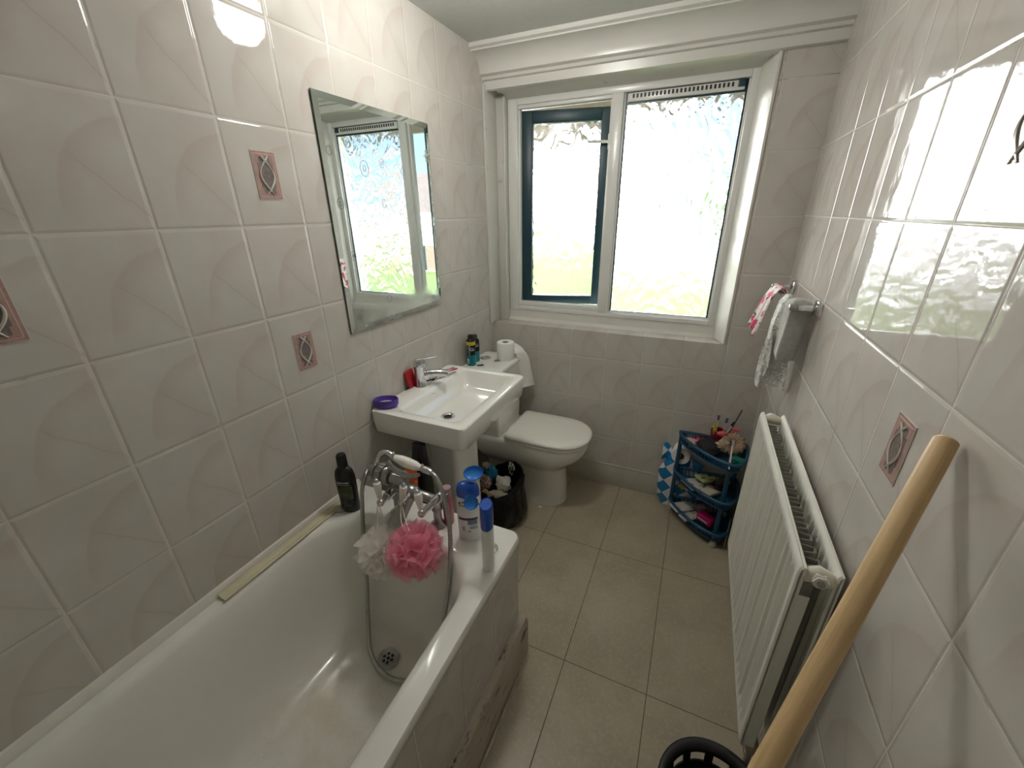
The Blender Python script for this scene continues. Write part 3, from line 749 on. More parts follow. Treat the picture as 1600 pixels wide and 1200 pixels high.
# pink bottle behind the tap
t, o_, hb = bottle('pink_bottle', (.452, -1.283, .600), 0, .036, .036, .150, .035, [plain('dusty_pink', (.45, .13, .17), .3, var=.1)], 'small dusty pink bottle standing behind the right end of the tap', prof=[(0, 0), (.94, 0), (1, .02), (1, .95), (.9, 1), (0, 1)])
obj('cap', at(MB().lathe([(0, hb), (.015, hb), (.015, hb + .033), (0, hb + .034)], n=20), o_), plain('grey_pink_cap', (.40, .28, .28), .4), t)
whole('plug_chain_stay', MB().lathe([(.015, 0), (.024, 0), (.026, .003), (.024, .006), (.016, .007), (.015, .004)], (.640, -1.338, .601), 30, caps=(False, False)), CHROME, 'round chrome fitting on the bath rim behind the slim bottle', 'bath fitting', (.640, -1.338, .601))
whole('soap_sliver', MB().ball((.045, -1.392, .6065), .018, 14, sz=(1.5, .9, .35)), plain('green_soap', (.38, .42, .30), .5), 'small worn green soap at the foot of the black bottle', 'soap', (.045, -1.392, .6))

# ------------------------------------------------------------------ basin, pedestal, basin tap
t = thing('wash_basin', (.2, -.84, FZ), 'square white pedestal wash basin under the mirror', 'basin')
OY0, OY1 = -1.127, -.545
se = [(.215, .225, -.905, -.895, .004, .786), (.165, .335, -1.00, -.66, .05, .789), (.150, .350, -1.035, -.625, .045, .793), (.138, .360, -1.055, -.605, .04, .804), (.122, .372, -1.068, -.590, .035, .835), (.112, .380, -1.076, -.582, .032, .866), (.107, .384, -1.080, -.578, .032, .876), (.102, .389, -1.085, -.573, .034, .880),
      (.016, .430, -1.120, -.552, .022, .881), (.006, .435, -1.126, -.546, .024, .8785), (.002, .437, -1.1275, -.5445, .025, .873), (.002, .436, -1.126, -.546, .025, .83), (.002, .430, -1.120, -.552, .026, .785), (.004, .424, -1.114, -.558, .026, .779), (.05, .35, -1.05, -.62, .03, .774)]
obj('basin_bowl', MB().loft([rrect(a, b_, c, d, r, z, 8) for a, b_, c, d, r, z in se]), PORC, t, smooth=50)
obj('pedestal', MB().loft([rrect(a, b_, c, d, r, z, 6) for a, b_, c, d, r, z in ((.08, .315, -.975, -.725, .03, FZ), (.085, .31, -.97, -.73, .03, .05), (.12, .29, -.955, -.745, .03, .2), (.128, .284, -.950, -.750, .03, .6), (.125, .287, -.955, -.745, .03, .778))]), PORC2, t, smooth=50)
dd = obj('waste', MB().lathe([(.0, -.001), (.018, -.001), (.022, .002), (.029, .003), (.031, .001), (.031, -.002)], (.222, -.902, .7885), 30, caps=(False, False)), CHROME, t)
obj('waste_hole', MB().lathe([(0, 0), (.017, 0)], (.222, -.902, .7888), 20, caps=(False, False)), BLACK, dd)
ov = MB().lathe([(.0065, .0), (.011, .0), (.011, .003), (.0065, .002)], n=22, M=aim((.1155, -.847, .846), (.130, -.847, .849)), caps=(False, False))
o2 = obj('overflow_ring', ov, CHROME, t)
obj('overflow_hole', MB().lathe([(0, .0008), (.0068, .0008)], n=16, M=aim((.1155, -.847, .846), (.130, -.847, .849)), caps=(False, False)), BLACK, o2)
t = thing('basin_mixer_tap', (.052, -.843, .88), 'chrome single-lever mixer tap on the back of the wash basin', 'tap')
obj('tap_body', MB().lathe([(0, 0), (.027, 0), (.0275, .003), (.0255, .006), (.0245, .085), (.026, .088), (.0265, .116), (.024, .124), (.013, .129), (0, .130)], (.052, -.843, .88), 28), CHROME, t, smooth=40)
obj('spout', MB().tube(crom([(.062, -.835, .930), (.09, -.815, .938), (.125, -.790, .936), (.150, -.772, .930)], 5), [.019] * 6 + [.0175] * 6 + [.0165] * 4, 18), CHROME, t, smooth=50)
obj('lever', MB().tube([(.045, -.848, 1.006), (.07, -.832, 1.010), (.09, -.818, 1.014), (.118, -.800, 1.018)], [.012, .010, .008, .007], 12, flat=.5), CHROME, t, smooth=50)

t = thing('soap_dish', (.05, -1.076, .881), 'purple oval soap dish on the near corner of the basin', 'soap dish')
PURP = plain('purple_plastic', (.10, .045, .36), .35, var=.15, coat=.2)
t_c = Vector((.050, -1.076, .881)); Ms = Matrix.Translation(t_c) @ Matrix.Rotation(math.radians(28), 4, 'Z')
obj('dish', MB().lathe([(0, 0), (.72, 0), (.86, .004), (.97, .014), (1.0, .032), (.97, .036), (.92, .032), (.86, .016), (.7, .010), (0, .009)], n=36, sx=.050, sy=.032, M=Ms), PURP, t, smooth=50)
obj('soap', MB().ball((0, 0, .017), .02, 16, sz=(1.6, .9, .4), M=Ms), plain('lilac_soap', (.42, .38, .52), .5), t)
t = thing('red_packet', (.022, -.862, .881), 'small red packet leaning behind the basin tap', 'packet')
obj('packet', MB().box(-.007, .007, -.027, .027, 0, .078, bev=.004, M=Matrix.Translation((.022, -.866, .883)) @ Matrix.Rotation(math.radians(-9), 4, 'Y') @ Matrix.Rotation(math.radians(6), 4, 'X')), plain('red_card', (.42, .015, .02), .35, var=.2), t)
whole('black_razor', MB().tube([(.018, -.915, .884), (.022, -.86, .885), (.045, -.80, .886), (.060, -.768, .887)], [.0030, .0035, .0035, .003], 8).box(.050, .070, -.775, -.760, .882, .890, bev=.002), BLKPL, 'thin black razor lying behind the basin tap', 'razor', (.03, -.85, .88))
t = thing('toothpaste_tube', (.078, -.70, .882), 'toothpaste tube with red and blue stripes on the basin ledge', 'toothpaste')
Mt = Matrix.Translation((.080, -.695, .885)) @ Matrix.Rotation(math.radians(72), 4, 'Z'); lp = []
for k in range(12):
    f = k / 11; hx = .021 + .004 * f; hz = .014 * (1 - f) + .002
    lp.append([Vector((-.06 + .13 * f, hx * math.cos(a), .012 + hz * math.sin(a))) for a in [2 * PI * q / 20 for q in range(20)]])
obj('tube_body', MB().loft(lp, M=Mt), WPL, t, smooth=50)
obj('stripe', MB().box(-.05, .068, -.0195, -.0165, .012, .018, M=Mt).box(-.05, .068, -.012, -.006, .018, .0205, M=Mt @ Matrix.Rotation(math.radians(3), 4, 'Y')), plain('red_stripe', (.55, .03, .03), .4), t, label='red stripe')
obj('stripe', MB().box(-.03, .068, .004, .012, .016, .0200, M=Mt @ Matrix.Rotation(math.radians(3), 4, 'Y')), plain('blue_stripe', (.03, .06, .32), .4), t, label='navy blue stripe')
obj('cap', MB().tube([(-.085, 0, .012), (-.062, 0, .012)], [.010, .012], 16, M=Mt), WPL, t)

# ------------------------------------------------------------------ toilet
def dshape(x0, x1, yc, hw, z, rb=.03, n=10):
    xe = x1 - hw * 1.08; o = []
    for k in range(2 * n + 1):
        a = -PI / 2 + PI * k / (2 * n)
        o.append(Vector((xe + (x1 - xe) * abs(math.cos(a)) ** .86, yc + hw * math.copysign(abs(math.sin(a)) ** .92, math.sin(a)), z)))
    for k in range(n // 2 + 1):
        a = PI / 2 + PI / 2 * k / (n // 2); o.append(Vector((x0 + rb + rb * math.cos(a), yc + hw - rb + rb * math.sin(a), z)))
    for k in range(n // 2 + 1):
        a = PI + PI / 2 * k / (n // 2); o.append(Vector((x0 + rb + rb * math.cos(a), yc - hw + rb + rb * math.sin(a), z)))
    return o
t = thing('toilet', (.34, -.27, FZ), 'white close-coupled toilet with its lid down in the corner by the window', 'toilet')
YC = -.272
ps = [(.10, .588, -.252, .112, FZ, .04), (.10, .586, -.252, .110, .02, .04), (.10, .580, -.254, .106, .14, .04), (.10, .580, -.256, .106, .215, .04), (.095, .588, -.258, .116, .240, .04), (.088, .608, -.262, .136, .268, .04), (.08, .640, -.266, .155, .295, .04),
      (.068, .672, -.270, .166, .325, .04), (.060, .695, YC, .172, .355, .04), (.058, .704, YC, .174, .385, .04), (.058, .705, YC, .173, .405, .04), (.060, .702, YC, .170, .415, .04), (.07, .69, YC, .16, .419, .04)]
obj('pan', MB().loft([dshape(*p[:5], rb=p[5]) for p in ps]), PORC2, t, smooth=60)
SEATM = plain('seat_plastic', (.84, .82, .75), .18, var=.02, coat=.4)
seat = obj('seat', MB().loft([dshape(.262, .712, YC, .178, z, .03) if z > .421 and z < .432 else dshape(.266, .708, YC, .174, z, .03) for z in (.4195, .423, .431, .4345)]), SEATM, t, smooth=50)
lidm = MB().loft([dshape(*p, rb=.03) for p in ((.264, .710, YC, .176, .4375), (.260, .716, YC, .180, .4405), (.259, .718, YC, .181, .448), (.262, .714, YC, .177, .456), (.272, .700, YC, .165, .4605), (.30, .64, YC, .12, .4625), (.36, .52, YC, .05, .463))])
obj('lid', lidm, SEATM, t, smooth=60)
for y in (-.345, -.195): obj('hinge', MB().tube([(.250, y - .018, .430), (.250, y + .018, .430)], .0075, 12).box(.243, .266, y - .01, y + .01, .418, .432, bev=.002), CHROME, t)
obj('cistern', MB().loft([rrect(.004, x1, -.421 + d, -.121 - d, .022, z, 6) for x1, d, z in ((.222, .006, .421), (.228, .003, .425), (.232, 0, .50), (.236, 0, .785), (.234, .002, .790))]), PORC2, t, smooth=50)
cl = obj('cistern_lid', MB().loft([rrect(.003 + d, .243 - d, -.427 + d, -.115 - d, .02, z, 6) for d, z in ((.004, .794), (0, .798), (0, .814), (.003, .820), (.008, .8215), (.05, .822))]), PORC2, t, smooth=50)
obj('flush_button', MB().lathe([(0, .002), (.018, .002), (.020, .001), (.022, .001), (.024, .004), (.030, .004), (.032, 0)], (.062, -.240, .8215), 30, caps=(False, False)), CHROME, cl)
whole('metal_disc', MB().lathe([(0, .003), (.016, .003), (.0175, .001), (.0175, 0), (0, 0)], (.150, -.262, .8222), 26), DULLCHROME, 'small round metal disc on the cistern beside the toilet roll', 'disc', (.15, -.262, .822))
# spray cans on the cistern
def can(loc, label, front):
    t = thing('spray_can', loc, label, 'spray can'); x, y, z = loc
    obj('can_body', MB().lathe([(0, 0), (.0235, 0), (.025, .003), (.025, .062)], loc, 28, caps=(False, False)), plain('teal_print', (.0, .20, .23), .3, var=.25, nscale=60), t, label='teal lower half of the can')
    obj('can_upper', MB().lathe([(.025, .062), (.025, .118)], loc, 28, caps=(False, False)), BLKPL, t, label='black upper half of the can')
    if front:
        obj('yellow_band', MB().lathe([(.0252, .117), (.0256, .118), (.0256, .136), (.0252, .137)], loc, 28, caps=(False, False)), plain('yellow_band', (.60, .50, .03), .35), t)
        obj('grey_panel', at(curvpatch(.0508, .0508, -.75, .15, .062, .115), Vector(loc)), plain('grey_panel', (.10, .11, .12), .35), t, solid=.0004, smooth=180)
        obj('white_panel', at(curvpatch(.0508, .0508, -.55, .05, .012, .042), Vector(loc)), plain('barcode_panel', (.42, .46, .47), .5, var=.6, nscale=400), t, solid=.0004, smooth=180)
        obj('white_line', at(curvpatch(.0512, .0512, .17, .24, .060, .116), Vector(loc)), WPL, t, solid=.0004, smooth=180)
    fc = D.curves.new('lettering', 'FONT'); fc.body = 'Gi'; fc.size = .024; fc.extrude = .0003; fc.materials.append(WPL); _t = D.objects.new('lettering', fc); COL.objects.link(_t); bpy.context.view_layer.update(); _m = D.meshes.new_from_object(_t.evaluated_get(bpy.context.evaluated_depsgraph_get())); D.objects.remove(_t); fo = D.objects.new('lettering', _m); COL.objects.link(fo); fo.parent = t
    fo.matrix_local = Matrix.Translation((.010, -.0255, .086) if front else (.012, -.025, .088)) @ Matrix.Rotation(math.radians(24), 4, 'Z') @ Matrix.Rotation(PI / 2, 4, 'X') @ Matrix.Rotation(math.radians(14), 4, 'Z')
    h = .118 if not front else .136
    obj('can_shoulder', MB().lathe([(.025, h), (.024, h + .006), (.017, h + .012), (.0, h + .013)], loc, 26, caps=(False, False)), BLKPL, t)
    obj('cap', MB().lathe([(0, h + .010), (.015, h + .011), (.0155, h + .030), (.013, h + .036), (0, h + .037)], loc, 24), BLKPL if front else plain('dark_grey_cap', (.05, .055, .06), .45), t)
can((.046, -.372, .8222), 'black and teal spray can with a yellow band, nearer of the two on the cistern', True)
can((.034, -.306, .8222), 'black spray can with a dark grey cap, behind the yellow banded one', False)
whole('black_clip', MB().tube([(.085, -.385, .827), (.105, -.372, .827), (.115, -.362, .828)], [.0035, .0045, .003], 8), BLKPL, 'small black clip lying on the cistern by the cans', 'clip', (.09, -.38, .822))
# toilet roll
PAPER = plain('tissue_paper', (.84, .83, .80), .85, var=.04, nscale=60, bump=.0006)
t = thing('toilet_roll', (.178, -.208, .8222), 'white toilet roll standing on the cistern with its end trailing down', 'toilet roll')
obj('roll', MB().lathe([(.019, 0), (.047, 0), (.049, .003), (.049, .097), (.047, .100), (.020, .100), (.019, .097)], (.178, -.208, .8222), 40, caps=(False, False)), PAPER, t, smooth=50)
obj('core', MB().lathe([(.0190, .002), (.0190, .098), (.0178, .098), (.0178, .002)], (.178, -.208, .8222), 28, caps=(False, False)), plain('card_core', (.20, .16, .12), .9), t)
tl = crom([(.190, -.160, .87), (.222, -.155, .868), (.246, -.146, .845), (.256, -.128, .79), (.262, -.11, .72), (.270, -.098, .66), (.276, -.095, .618)], 6)
def tailf(u, v):
    p = tl[min(len(tl) - 1, int(round(v * (len(tl) - 1))))]; w = (u - .5) * (.070 + .024 * v)
    return p + Vector((.006 * math.sin(u * 7 + v * 5) * v + w * .55 * min(1, v * 2), w * (1 if v > .25 else .3 + v * 2.8), (0 if v > .3 else w * (1 - v * 3.3)) * 1.2 + .004 * math.sin(u * 5)))
obj('loose_sheet', MB().grid(tailf, 8, len(tl)), PAPER, t, smooth=180, solid=.0006)

# ------------------------------------------------------------------ rubbish bag between pedestal and toilet
def blob(c, r, sq=(1, 1, 1), amp=.35, fq=3.0, seed=0, sub=3, M=None):
    bm = bmesh.new(); bmesh.ops.create_icosphere(bm, subdivisions=sub, radius=1); o_ = Vector((seed * 7.3, seed * 3.1, seed))
    for v in bm.verts:
        d = v.co.normalized(); k = 1 + amp * (noise.noise(d * fq + o_) + .6 * abs(noise.noise(d * fq * 2.3 + o_)) - .2)
        v.co = Vector((d.x * sq[0], d.y * sq[1], d.z * sq[2])) * r * k + Vector(c)
    bm.verts.index_update(); return MB().addbm(bm)
BAG = NT('black_bag_film'); BAG.p(Base_Color=(.005, .005, .006), Roughness=.30, Specular_IOR_Level=.35); BAG.bump(BAG.noise(22, 4, .6, dist=1.5), .010); BAG = BAG.mat
t = thing('bin_bag', (.29, -.56, FZ), 'open black bin bag full of rubbish on the floor between basin and toilet', 'rubbish bag')
bc = Vector((.285, -.555, FZ)); n_ = 64
def bagloop(r, z, dz=0, wob=.05, ph=0):
    o = []
    for k in range(n_):
        a = 2 * PI * k / n_; w = 1 + wob * (noise.noise(Vector((math.cos(a) * 2.2, math.sin(a) * 2.2, z * 9 + ph))) * 1.6 + .5 * noise.noise(Vector((math.cos(a) * 7, math.sin(a) * 7, z * 14))))
        o.append(bc + Vector((r * w * math.cos(a), r * 1.02 * w * math.sin(a) if r * w * math.sin(a) < .17 else .17, z + dz * max(0, math.cos(a - .9)) + (.012 * noise.noise(Vector((a * 2, 0, z * 5))) if z > .02 else 0))))
    return o
obj('bag', MB().loft([bagloop(.10, 0, 0, .05), bagloop(.130, .012, 0, .06), bagloop(.146, .06, 0, .08), bagloop(.150, .11, 0, .10), bagloop(.146, .16, .02, .10), bagloop(.138, .20, .05, .10), bagloop(.132, .228, .08, .10), bagloop(.120, .236, .085, .12), bagloop(.108, .215, .06, .12), bagloop(.098, .17, .02, .10), bagloop(.02, .15, 0, .02)], (True, True)), BAG, t, smooth=60)
def rub(name, mb, mat, label, c): whole(name, mb, mat, label, 'rubbish', c, smooth=40)
rub('crumpled_tissue', blob((.316, -.565, .232), .045, (1, .9, .95), .4, 2.6, 1), PAPER, 'crumpled white tissue on top of the black bin bag', (.316, -.565, .20))
rub('crumpled_tissue', blob((.318, -.625, .198), .045, (1.4, .7, .4), .4, 3, 5), plain('beige_tissue', (.66, .60, .48), .85), 'flattened beige tissue at the near lip of the bin bag', (.318, -.625, .18))
rub('cardboard_tube', MB().tube([(.235, -.640, .205), (.295, -.672, .200)], .021, 22, caps=False).tube([(.295, -.672, .200), (.235, -.640, .205)], .0195, 22, caps=False), plain('card', (.38, .28, .19), .9), 'brown cardboard tube in the bin bag', (.265, -.655, .18))
rub('blue_wrapper', blob((.225, -.52, .245), .036, (1, 1, 1.2), .5, 3.2, 9), plain('cyan_film', (.02, .24, .42), .25, var=.3), 'crumpled bright blue wrapper in the bin bag', (.225, -.52, .22))
def motley():
    n = NT('motley_film'); f = n.noise(45, 3, .6); c = n.mix(n.ss(f, .45, .55), (.42, .10, .10), (.50, .45, .38)); c = n.mix(n.ss(n.noise(38, 3), .52, .6), c, (.08, .22, .10)); n.p(Base_Color=c, Roughness=.35); return n.mat
rub('patterned_wrapper', blob((.213, -.592, .232), .040, (1, 1, 1.0), .5, 3, 12), motley(), 'crumpled red and green patterned wrapper in the bin bag', (.213, -.592, .20))
rub('foil_wrapper', blob((.335, -.495, .292), .024, (.8, .7, 1.6), .7, 3, 15), plain('foil', (.75, .75, .74), .25, 1.0), 'crumpled silver foil on the high side of the bin bag', (.335, -.495, .27))
rub('beige_wrapper', blob((.19, -.52, .29), .020, (1, 1, .9), .5, 3, 19), plain('beige_film', (.5, .40, .30), .5), 'small beige scrap at the back of the bin bag', (.19, -.52, .27))
whole('paper_scrap', blob((.470, -.392, FZ + .004), .010, (1.2, .7, .4), .5, 3, 22), PAPER, 'tiny white paper scrap on the floor at the foot of the toilet', 'scrap', (.47, -.392, FZ))
# black brush case with orange rubber glove beside the pedestal
t = thing('rubber_glove_and_case', (.16, -1.09, FZ), 'black upright case standing beside the basin pedestal behind the bath', 'case')
t.name = 'upright_black_case'; ORG[t.name] = ORG['rubber_glove_and_case']
obj('case_body', MB().loft([rrect(a, b_, c, d, .02, z, 5) for a, b_, c, d, z in ((.13, .235, -1.15, -1.06, FZ), (.125, .240, -1.155, -1.055, .05), (.140, .240, -1.14, -1.06, .50), (.145, .24, -1.13, -1.065, .60), (.165, .235, -1.115, -1.07, .68), (.175, .232, -1.11, -1.075, .752), (.18, .228, -1.105, -1.08, .756))]), BLKPL, t, smooth=50)
ORNG = plain('orange_rubber', (.62, .12, .02), .45, var=.15)
t = thing('rubber_glove', (.205, -1.165, .58), 'orange rubber glove hanging on the black case beside the pedestal', 'glove')
g = MB().tube([(.200, -1.150, .690), (.204, -1.163, .665), (.207, -1.168, .64), (.208, -1.168, .615)], [.020, .026, .028, .024], 14, flat=.4)
for k, (dx, L) in enumerate(((-.024, .050), (-.008, .040), (.008, .045), (.022, .032))):
    g.tube([(.206 + dx * .8, -1.168, .63), (.208 + dx, -1.170, .61), (.209 + dx * 1.1, -1.170, .61 - L), (.209 + dx * 1.1, -1.170, .604 - L)], [.007, .0068, .006, .003], 10)
obj('glove', g, ORNG, t, smooth=60)

# ------------------------------------------------------------------ blue corner rack
RB = plain('rack_blue', (.010, .075, .150), .35, var=.12, nscale=20)
RB2 = plain('rack_foot', (.42, .40, .34), .5)
t = thing('corner_rack', (1.34, -.16, FZ), 'three-tier blue plastic corner rack under the window', 'rack')
post = [(1.168, -.112), (1.395, -.325), (1.452, -.112)]
def rackloop(z, grow=0.0, n=8):
    base = [(1.162, -.122), (1.175, -.104), (1.215, -.098), (1.33, -.098), (1.43, -.098), (1.468, -.112), (1.472, -.18), (1.462, -.27), (1.425, -.338), (1.385, -.345), (1.300, -.300), (1.222, -.225), (1.172, -.155)]
    cx, cy = 1.34, -.19; P_ = crom([(x, y, z) for x, y in base], 5, True); o = []
    for p in P_:
        d = Vector((p.x - cx, p.y - cy, 0)); L = d.length; o.append(Vector((cx, cy, z)) + d * ((L + grow) / L))
    return o
for zr, dep in ((.500, .045), (.277, .042), (.078, .042)):
    sh = MB().tube(rackloop(zr), .0085, 8, closed=True)
    sh.tube(rackloop(zr - dep, -.012), .005, 6, closed=True)
    a_, b_ = rackloop(zr, -.001), rackloop(zr - dep, -.012)
    for k in range(0, len(a_)):
        sh.tube([a_[k], (a_[k] + b_[k]) / 2 + Vector((0, 0, -.002)), b_[k]], .0026, 5)
    fl = rackloop(zr - dep, -.010); lo = [v - Vector((0, 0, .003)) for v in fl]
    sh.loft([lo, fl])
    obj('shelf', sh, RB, t, smooth=50)
for x, y in post:
    obj('post', MB().lathe([(0, .07), (.013, .07), (.011, .085), (.0105, .262), (.013, .270), (.013, .288), (.0105, .300), (.0105, .485), (.015, .492), (.015, .508), (.006, .510), (0, .502)], (x, y, 0), 18), RB, t, smooth=40)
    obj('foot', MB().lathe([(0, FZ), (.016, FZ), (.018, .0), (.014, .012), (.010, .020), (.010, .072), (0, .072)], (x, y, 0), 18), RB2, t, smooth=40, label='pale plastic foot')
def slab(name, c, s, rz, mat, label, cat, tilt=(0, 0), bev=.004, extra=None):
    M = Matrix.Translation(c) @ Matrix.Rotation(math.radians(rz), 4, 'Z') @ Matrix.Rotation(math.radians(tilt[0]), 4, 'X') @ Matrix.Rotation(math.radians(tilt[1]), 4, 'Y')
    return whole(name, MB().box(-s[0] / 2, s[0] / 2, -s[1] / 2, s[1] / 2, 0, s[2], bev=bev, M=M), mat, label, cat, c)
def printed(name, base, ink, sc=60, th=.55):
    n = NT(name); n.p(Base_Color=n.mix(n.ss(n.noise(sc, 2), th, th + .04), base, ink), Roughness=.4); return n.mat
slab('sachet', (1.235, -.125, .462), (.09, .10, .012), 20, printed('pink_white_print', (.60, .48, .45), (.45, .05, .10), 40, .5), 'pink and white sachet in the top tray of the rack', 'packet', (4, 0))
slab('sachet', (1.275, -.085, .472), (.055, .07, .012), -15, plain('pink_pack', (.55, .07, .16), .4, var=.3), 'pink packet behind the sachet in the top tray', 'packet', (10, 0))
whole('black_pouch', blob((1.300, -.195, .492), .055, (1.05, 1.15, .62), .25, 2, 31), plain('black_cloth', (.012, .014, .017), .8), 'soft black pouch in the middle of the top tray', 'pouch', (1.3, -.195, .46), smooth=60)
t = thing('toothbrush_cup', (1.335, -.105, .460), 'dark red cup holding toothbrushes in the top tray', 'cup')
obj('cup', MB().lathe([(0, 0), (.027, 0), (.029, .003), (.034, .088), (.0325, .090), (.027, .006), (0, .005)], (1.335, -.105, .460), 28, caps=(False, False)), plain('maroon', (.16, .008, .022), .35, var=.2), t, smooth=50)
def brush(p, q, mat, hm, label):
    p, q = Vector(p), Vector(q); d = (q - p).normalized(); t = thing('toothbrush', p, label, 'toothbrush', None)
    obj('handle', MB().tube([p, p + (q - p) * .3, p + (q - p) * .75, q - d * .012, q], [.0035, .005, .003, .0028, .0035], 8), mat, t)
    s_ = d.cross(Vector((.3, 1, .2))).normalized()
    obj('bristles', MB().box(-.005, .005, 0, .010, -.026, .0, bev=.001, M=aim(q, q + d)), hm, t)
PINKB = plain('pink_brush', (.75, .28, .34), .3); YEL = plain('yellow_brush', (.65, .55, .08), .35); TURQ = plain('dark_turquoise', (.02, .16, .18), .5); PURB = plain('purple_bristle', (.12, .08, .25), .6)
brush((1.325, -.105, .468), (1.327, -.098, .632), YEL, PURB, 'yellow toothbrush with purple bristles, leftmost in the red cup')
brush((1.350, -.112, .468), (1.370, -.095, .620), PINKB, TURQ, 'pink toothbrush with turquoise bristles in the red cup')
brush((1.345, -.100, .468), (1.408, -.085, .598), WPL, BLKPL, 'white toothbrush with black bristles leaning right in the red cup')
brush((1.335, -.120, .468), (1.304, -.135, .580), YEL, plain('bright_yellow', (.72, .65, .05), .5), 'short toothbrush with bright yellow head at the left of the red cup')
whole('eyebrow_pencil', MB().tube([(1.370, -.105, .475), (1.424, -.085, .672)], [.0038, .0032], 8), plain('grey_pencil', (.05, .06, .06), .4), 'long dark pencil standing highest beside the red cup', 'pencil', (1.37, -.105, .475))
whole('razor', MB().tube([(1.365, -.125, .475), (1.392, -.125, .53), (1.408, -.120, .575)], [.005, .0055, .004], 8).box(1.392, 1.428, -.126, -.114, .565, .583, bev=.004), plain('coral_plastic', (.75, .14, .16), .35), 'coral pink razor leaning beside the red cup', 'razor', (1.365, -.125, .475))
whole('hair_clip', blob((1.352, -.142, .548), .015, (1.5, .8, .9), .5, 3, 40), plain('coral_clip', (.70, .10, .14), .35), 'small coral pink hair clip on the rim of the red cup', 'clip', (1.352, -.142, .53))
def scrunch(c, R_, r, mat, label, tilt):
    M = Matrix.Translation(c) @ Matrix.Rotation(math.radians(tilt[0]), 4, 'X') @ Matrix.Rotation(math.radians(tilt[1]), 4, 'Y'); mb = MB()
    def fn(u, v):
        a, b_ = 2 * PI * u, 2 * PI * v; k = 1 + .16 * math.sin(a * 13 + 1.6 * math.sin(b_ * 2)) + .10 * math.sin(a * 27 + b_ * 2)
        rr = r * k; return Vector(((R_ + rr * math.cos(b_)) * math.cos(a), (R_ + rr * math.cos(b_)) * math.sin(a), rr * math.sin(b_)))
    whole('hair_scrunchie', mb.grid(fn, 150, 16, cu=True, M=M), mat, label, 'scrunchie', c, smooth=180)
scrunch((1.405, -.175, .520), .036, .022, plain('beige_satin', (.38, .27, .17), .55, var=.15), 'beige satin hair scrunchie at the right end of the top tray', (28, -14))
whole('beige_cloth', blob((1.362, -.205, .520), .030, (1.1, .9, .9), .5, 2.6, 47), plain('beige_cloth', (.40, .30, .20), .8), 'small bundle of beige cloth beside the scrunchie', 'cloth', (1.362, -.205, .49), smooth=60)
brush((1.388, -.352, .478), (1.388, -.285, .598), WPL, plain('lilac_bristle', (.45, .42, .62), .6), 'white toothbrush propped on the front rim of the top tray')
slab('green_box', (1.425, -.285, .462), (.055, .045, .045), -30, plain('green_card', (.0, .17, .11), .4), 'small green box at the right end of the top tray', 'box')
slab('magazine', (1.285, -.185, .246), (.10, .15, .010), -50, printed('white_leaflet', (.62, .58, .52), (.12, .10, .16), 45, .6), 'white printed packet lying in the middle tray', 'packet', (-8, 0))
slab('snack_packet', (1.335, -.135, .262), (.07, .14, .014), -48, printed('lime_leaflet', (.45, .48, .22), (.05, .09, .02), 50, .58), 'pale green packet lying in the middle tray', 'packet', (-10, 0))
slab('pad_packet', (1.345, -.235, .246), (.06, .09, .018), -40, printed('cream_print', (.62, .57, .44), (.50, .12, .12), 30, .62), 'cream and red packet at the front of the middle tray', 'packet', (-6, 0))
slab('dark_case', (1.400, -.150, .258), (.035, .16, .030), -20, BLKPL, 'black flat case in the middle tray', 'case', (-8, 0))
slab('white_packet', (1.250, -.145, .050), (.075, .17, .016), -50, printed('white_pack', (.62, .60, .54), (.40, .38, .34), 40, .6), 'white folded packet in the bottom tray', 'packet', (-8, 0))
slab('white_packet', (1.285, -.210, .048), (.055, .14, .014), -48, printed('white_pack2', (.58, .55, .50), (.30, .26, .24), 60, .58), 'second white packet at the front of the bottom tray', 'packet', (-6, 0))
slab('pink_packet', (1.352, -.235, .058), (.085, .055, .045), -35, plain('hot_pink', (.50, .012, .12), .35, var=.2), 'hot pink packet with a white label in the bottom tray', 'packet', (0, 0), .008)
slab('barcode_label', (1.335, -.268, .082), (.060, .0015, .016), -38, WPL, 'white label on the hot pink packet in the bottom tray', 'label', (18, 0), .0003)
whole('purple_packet', blob((1.335, -.165, .088), .034, (1.1, .8, .9), .35, 2.6, 53), plain('mauve_film', (.24, .13, .17), .35, var=.3), 'crumpled mauve packet in the bottom tray', 'packet', (1.335, -.165, .06), smooth=60)
slab('leaning_card', (1.452, -.300, FZ), (.004, .05, .15), -12, plain('grey_card', (.42, .41, .38), .6), 'pale card leaning beside the rack near the radiator', 'card', (-12, 0), .001)

# ------------------------------------------------------------------ toilet roll pack behind the rack
def checks():
    n = NT('blue_white_film'); X = n.sepxyz()
    a = n.m('FLOOR', n.m('MULTIPLY', n.m('ADD', X[0], X[2]), 11.5)); b_ = n.m('FLOOR', n.m('MULTIPLY', n.m('SUBTRACT', X[0], X[2]), 11.5))
    f = n.m('MODULO', n.m('ABSOLUTE', n.m('ADD', a, b_)), 2)
    n.p(Base_Color=n.mix(f, (.74, .76, .78), (.015, .20, .48)), Roughness=.22); n.bump(n.noise(26, 4, .6, dist=1), .006); return n.mat
CHK = checks()
t = thing('toilet_roll_pack', (1.20, .0, FZ), 'torn blue and white checked pack of toilet rolls behind the rack', 'toilet roll pack')
bm = bmesh.new(); bmesh.ops.create_cube(bm, size=1); bmesh.ops.subdivide_edges(bm, edges=bm.edges[:], cuts=9, use_grid_fill=True)
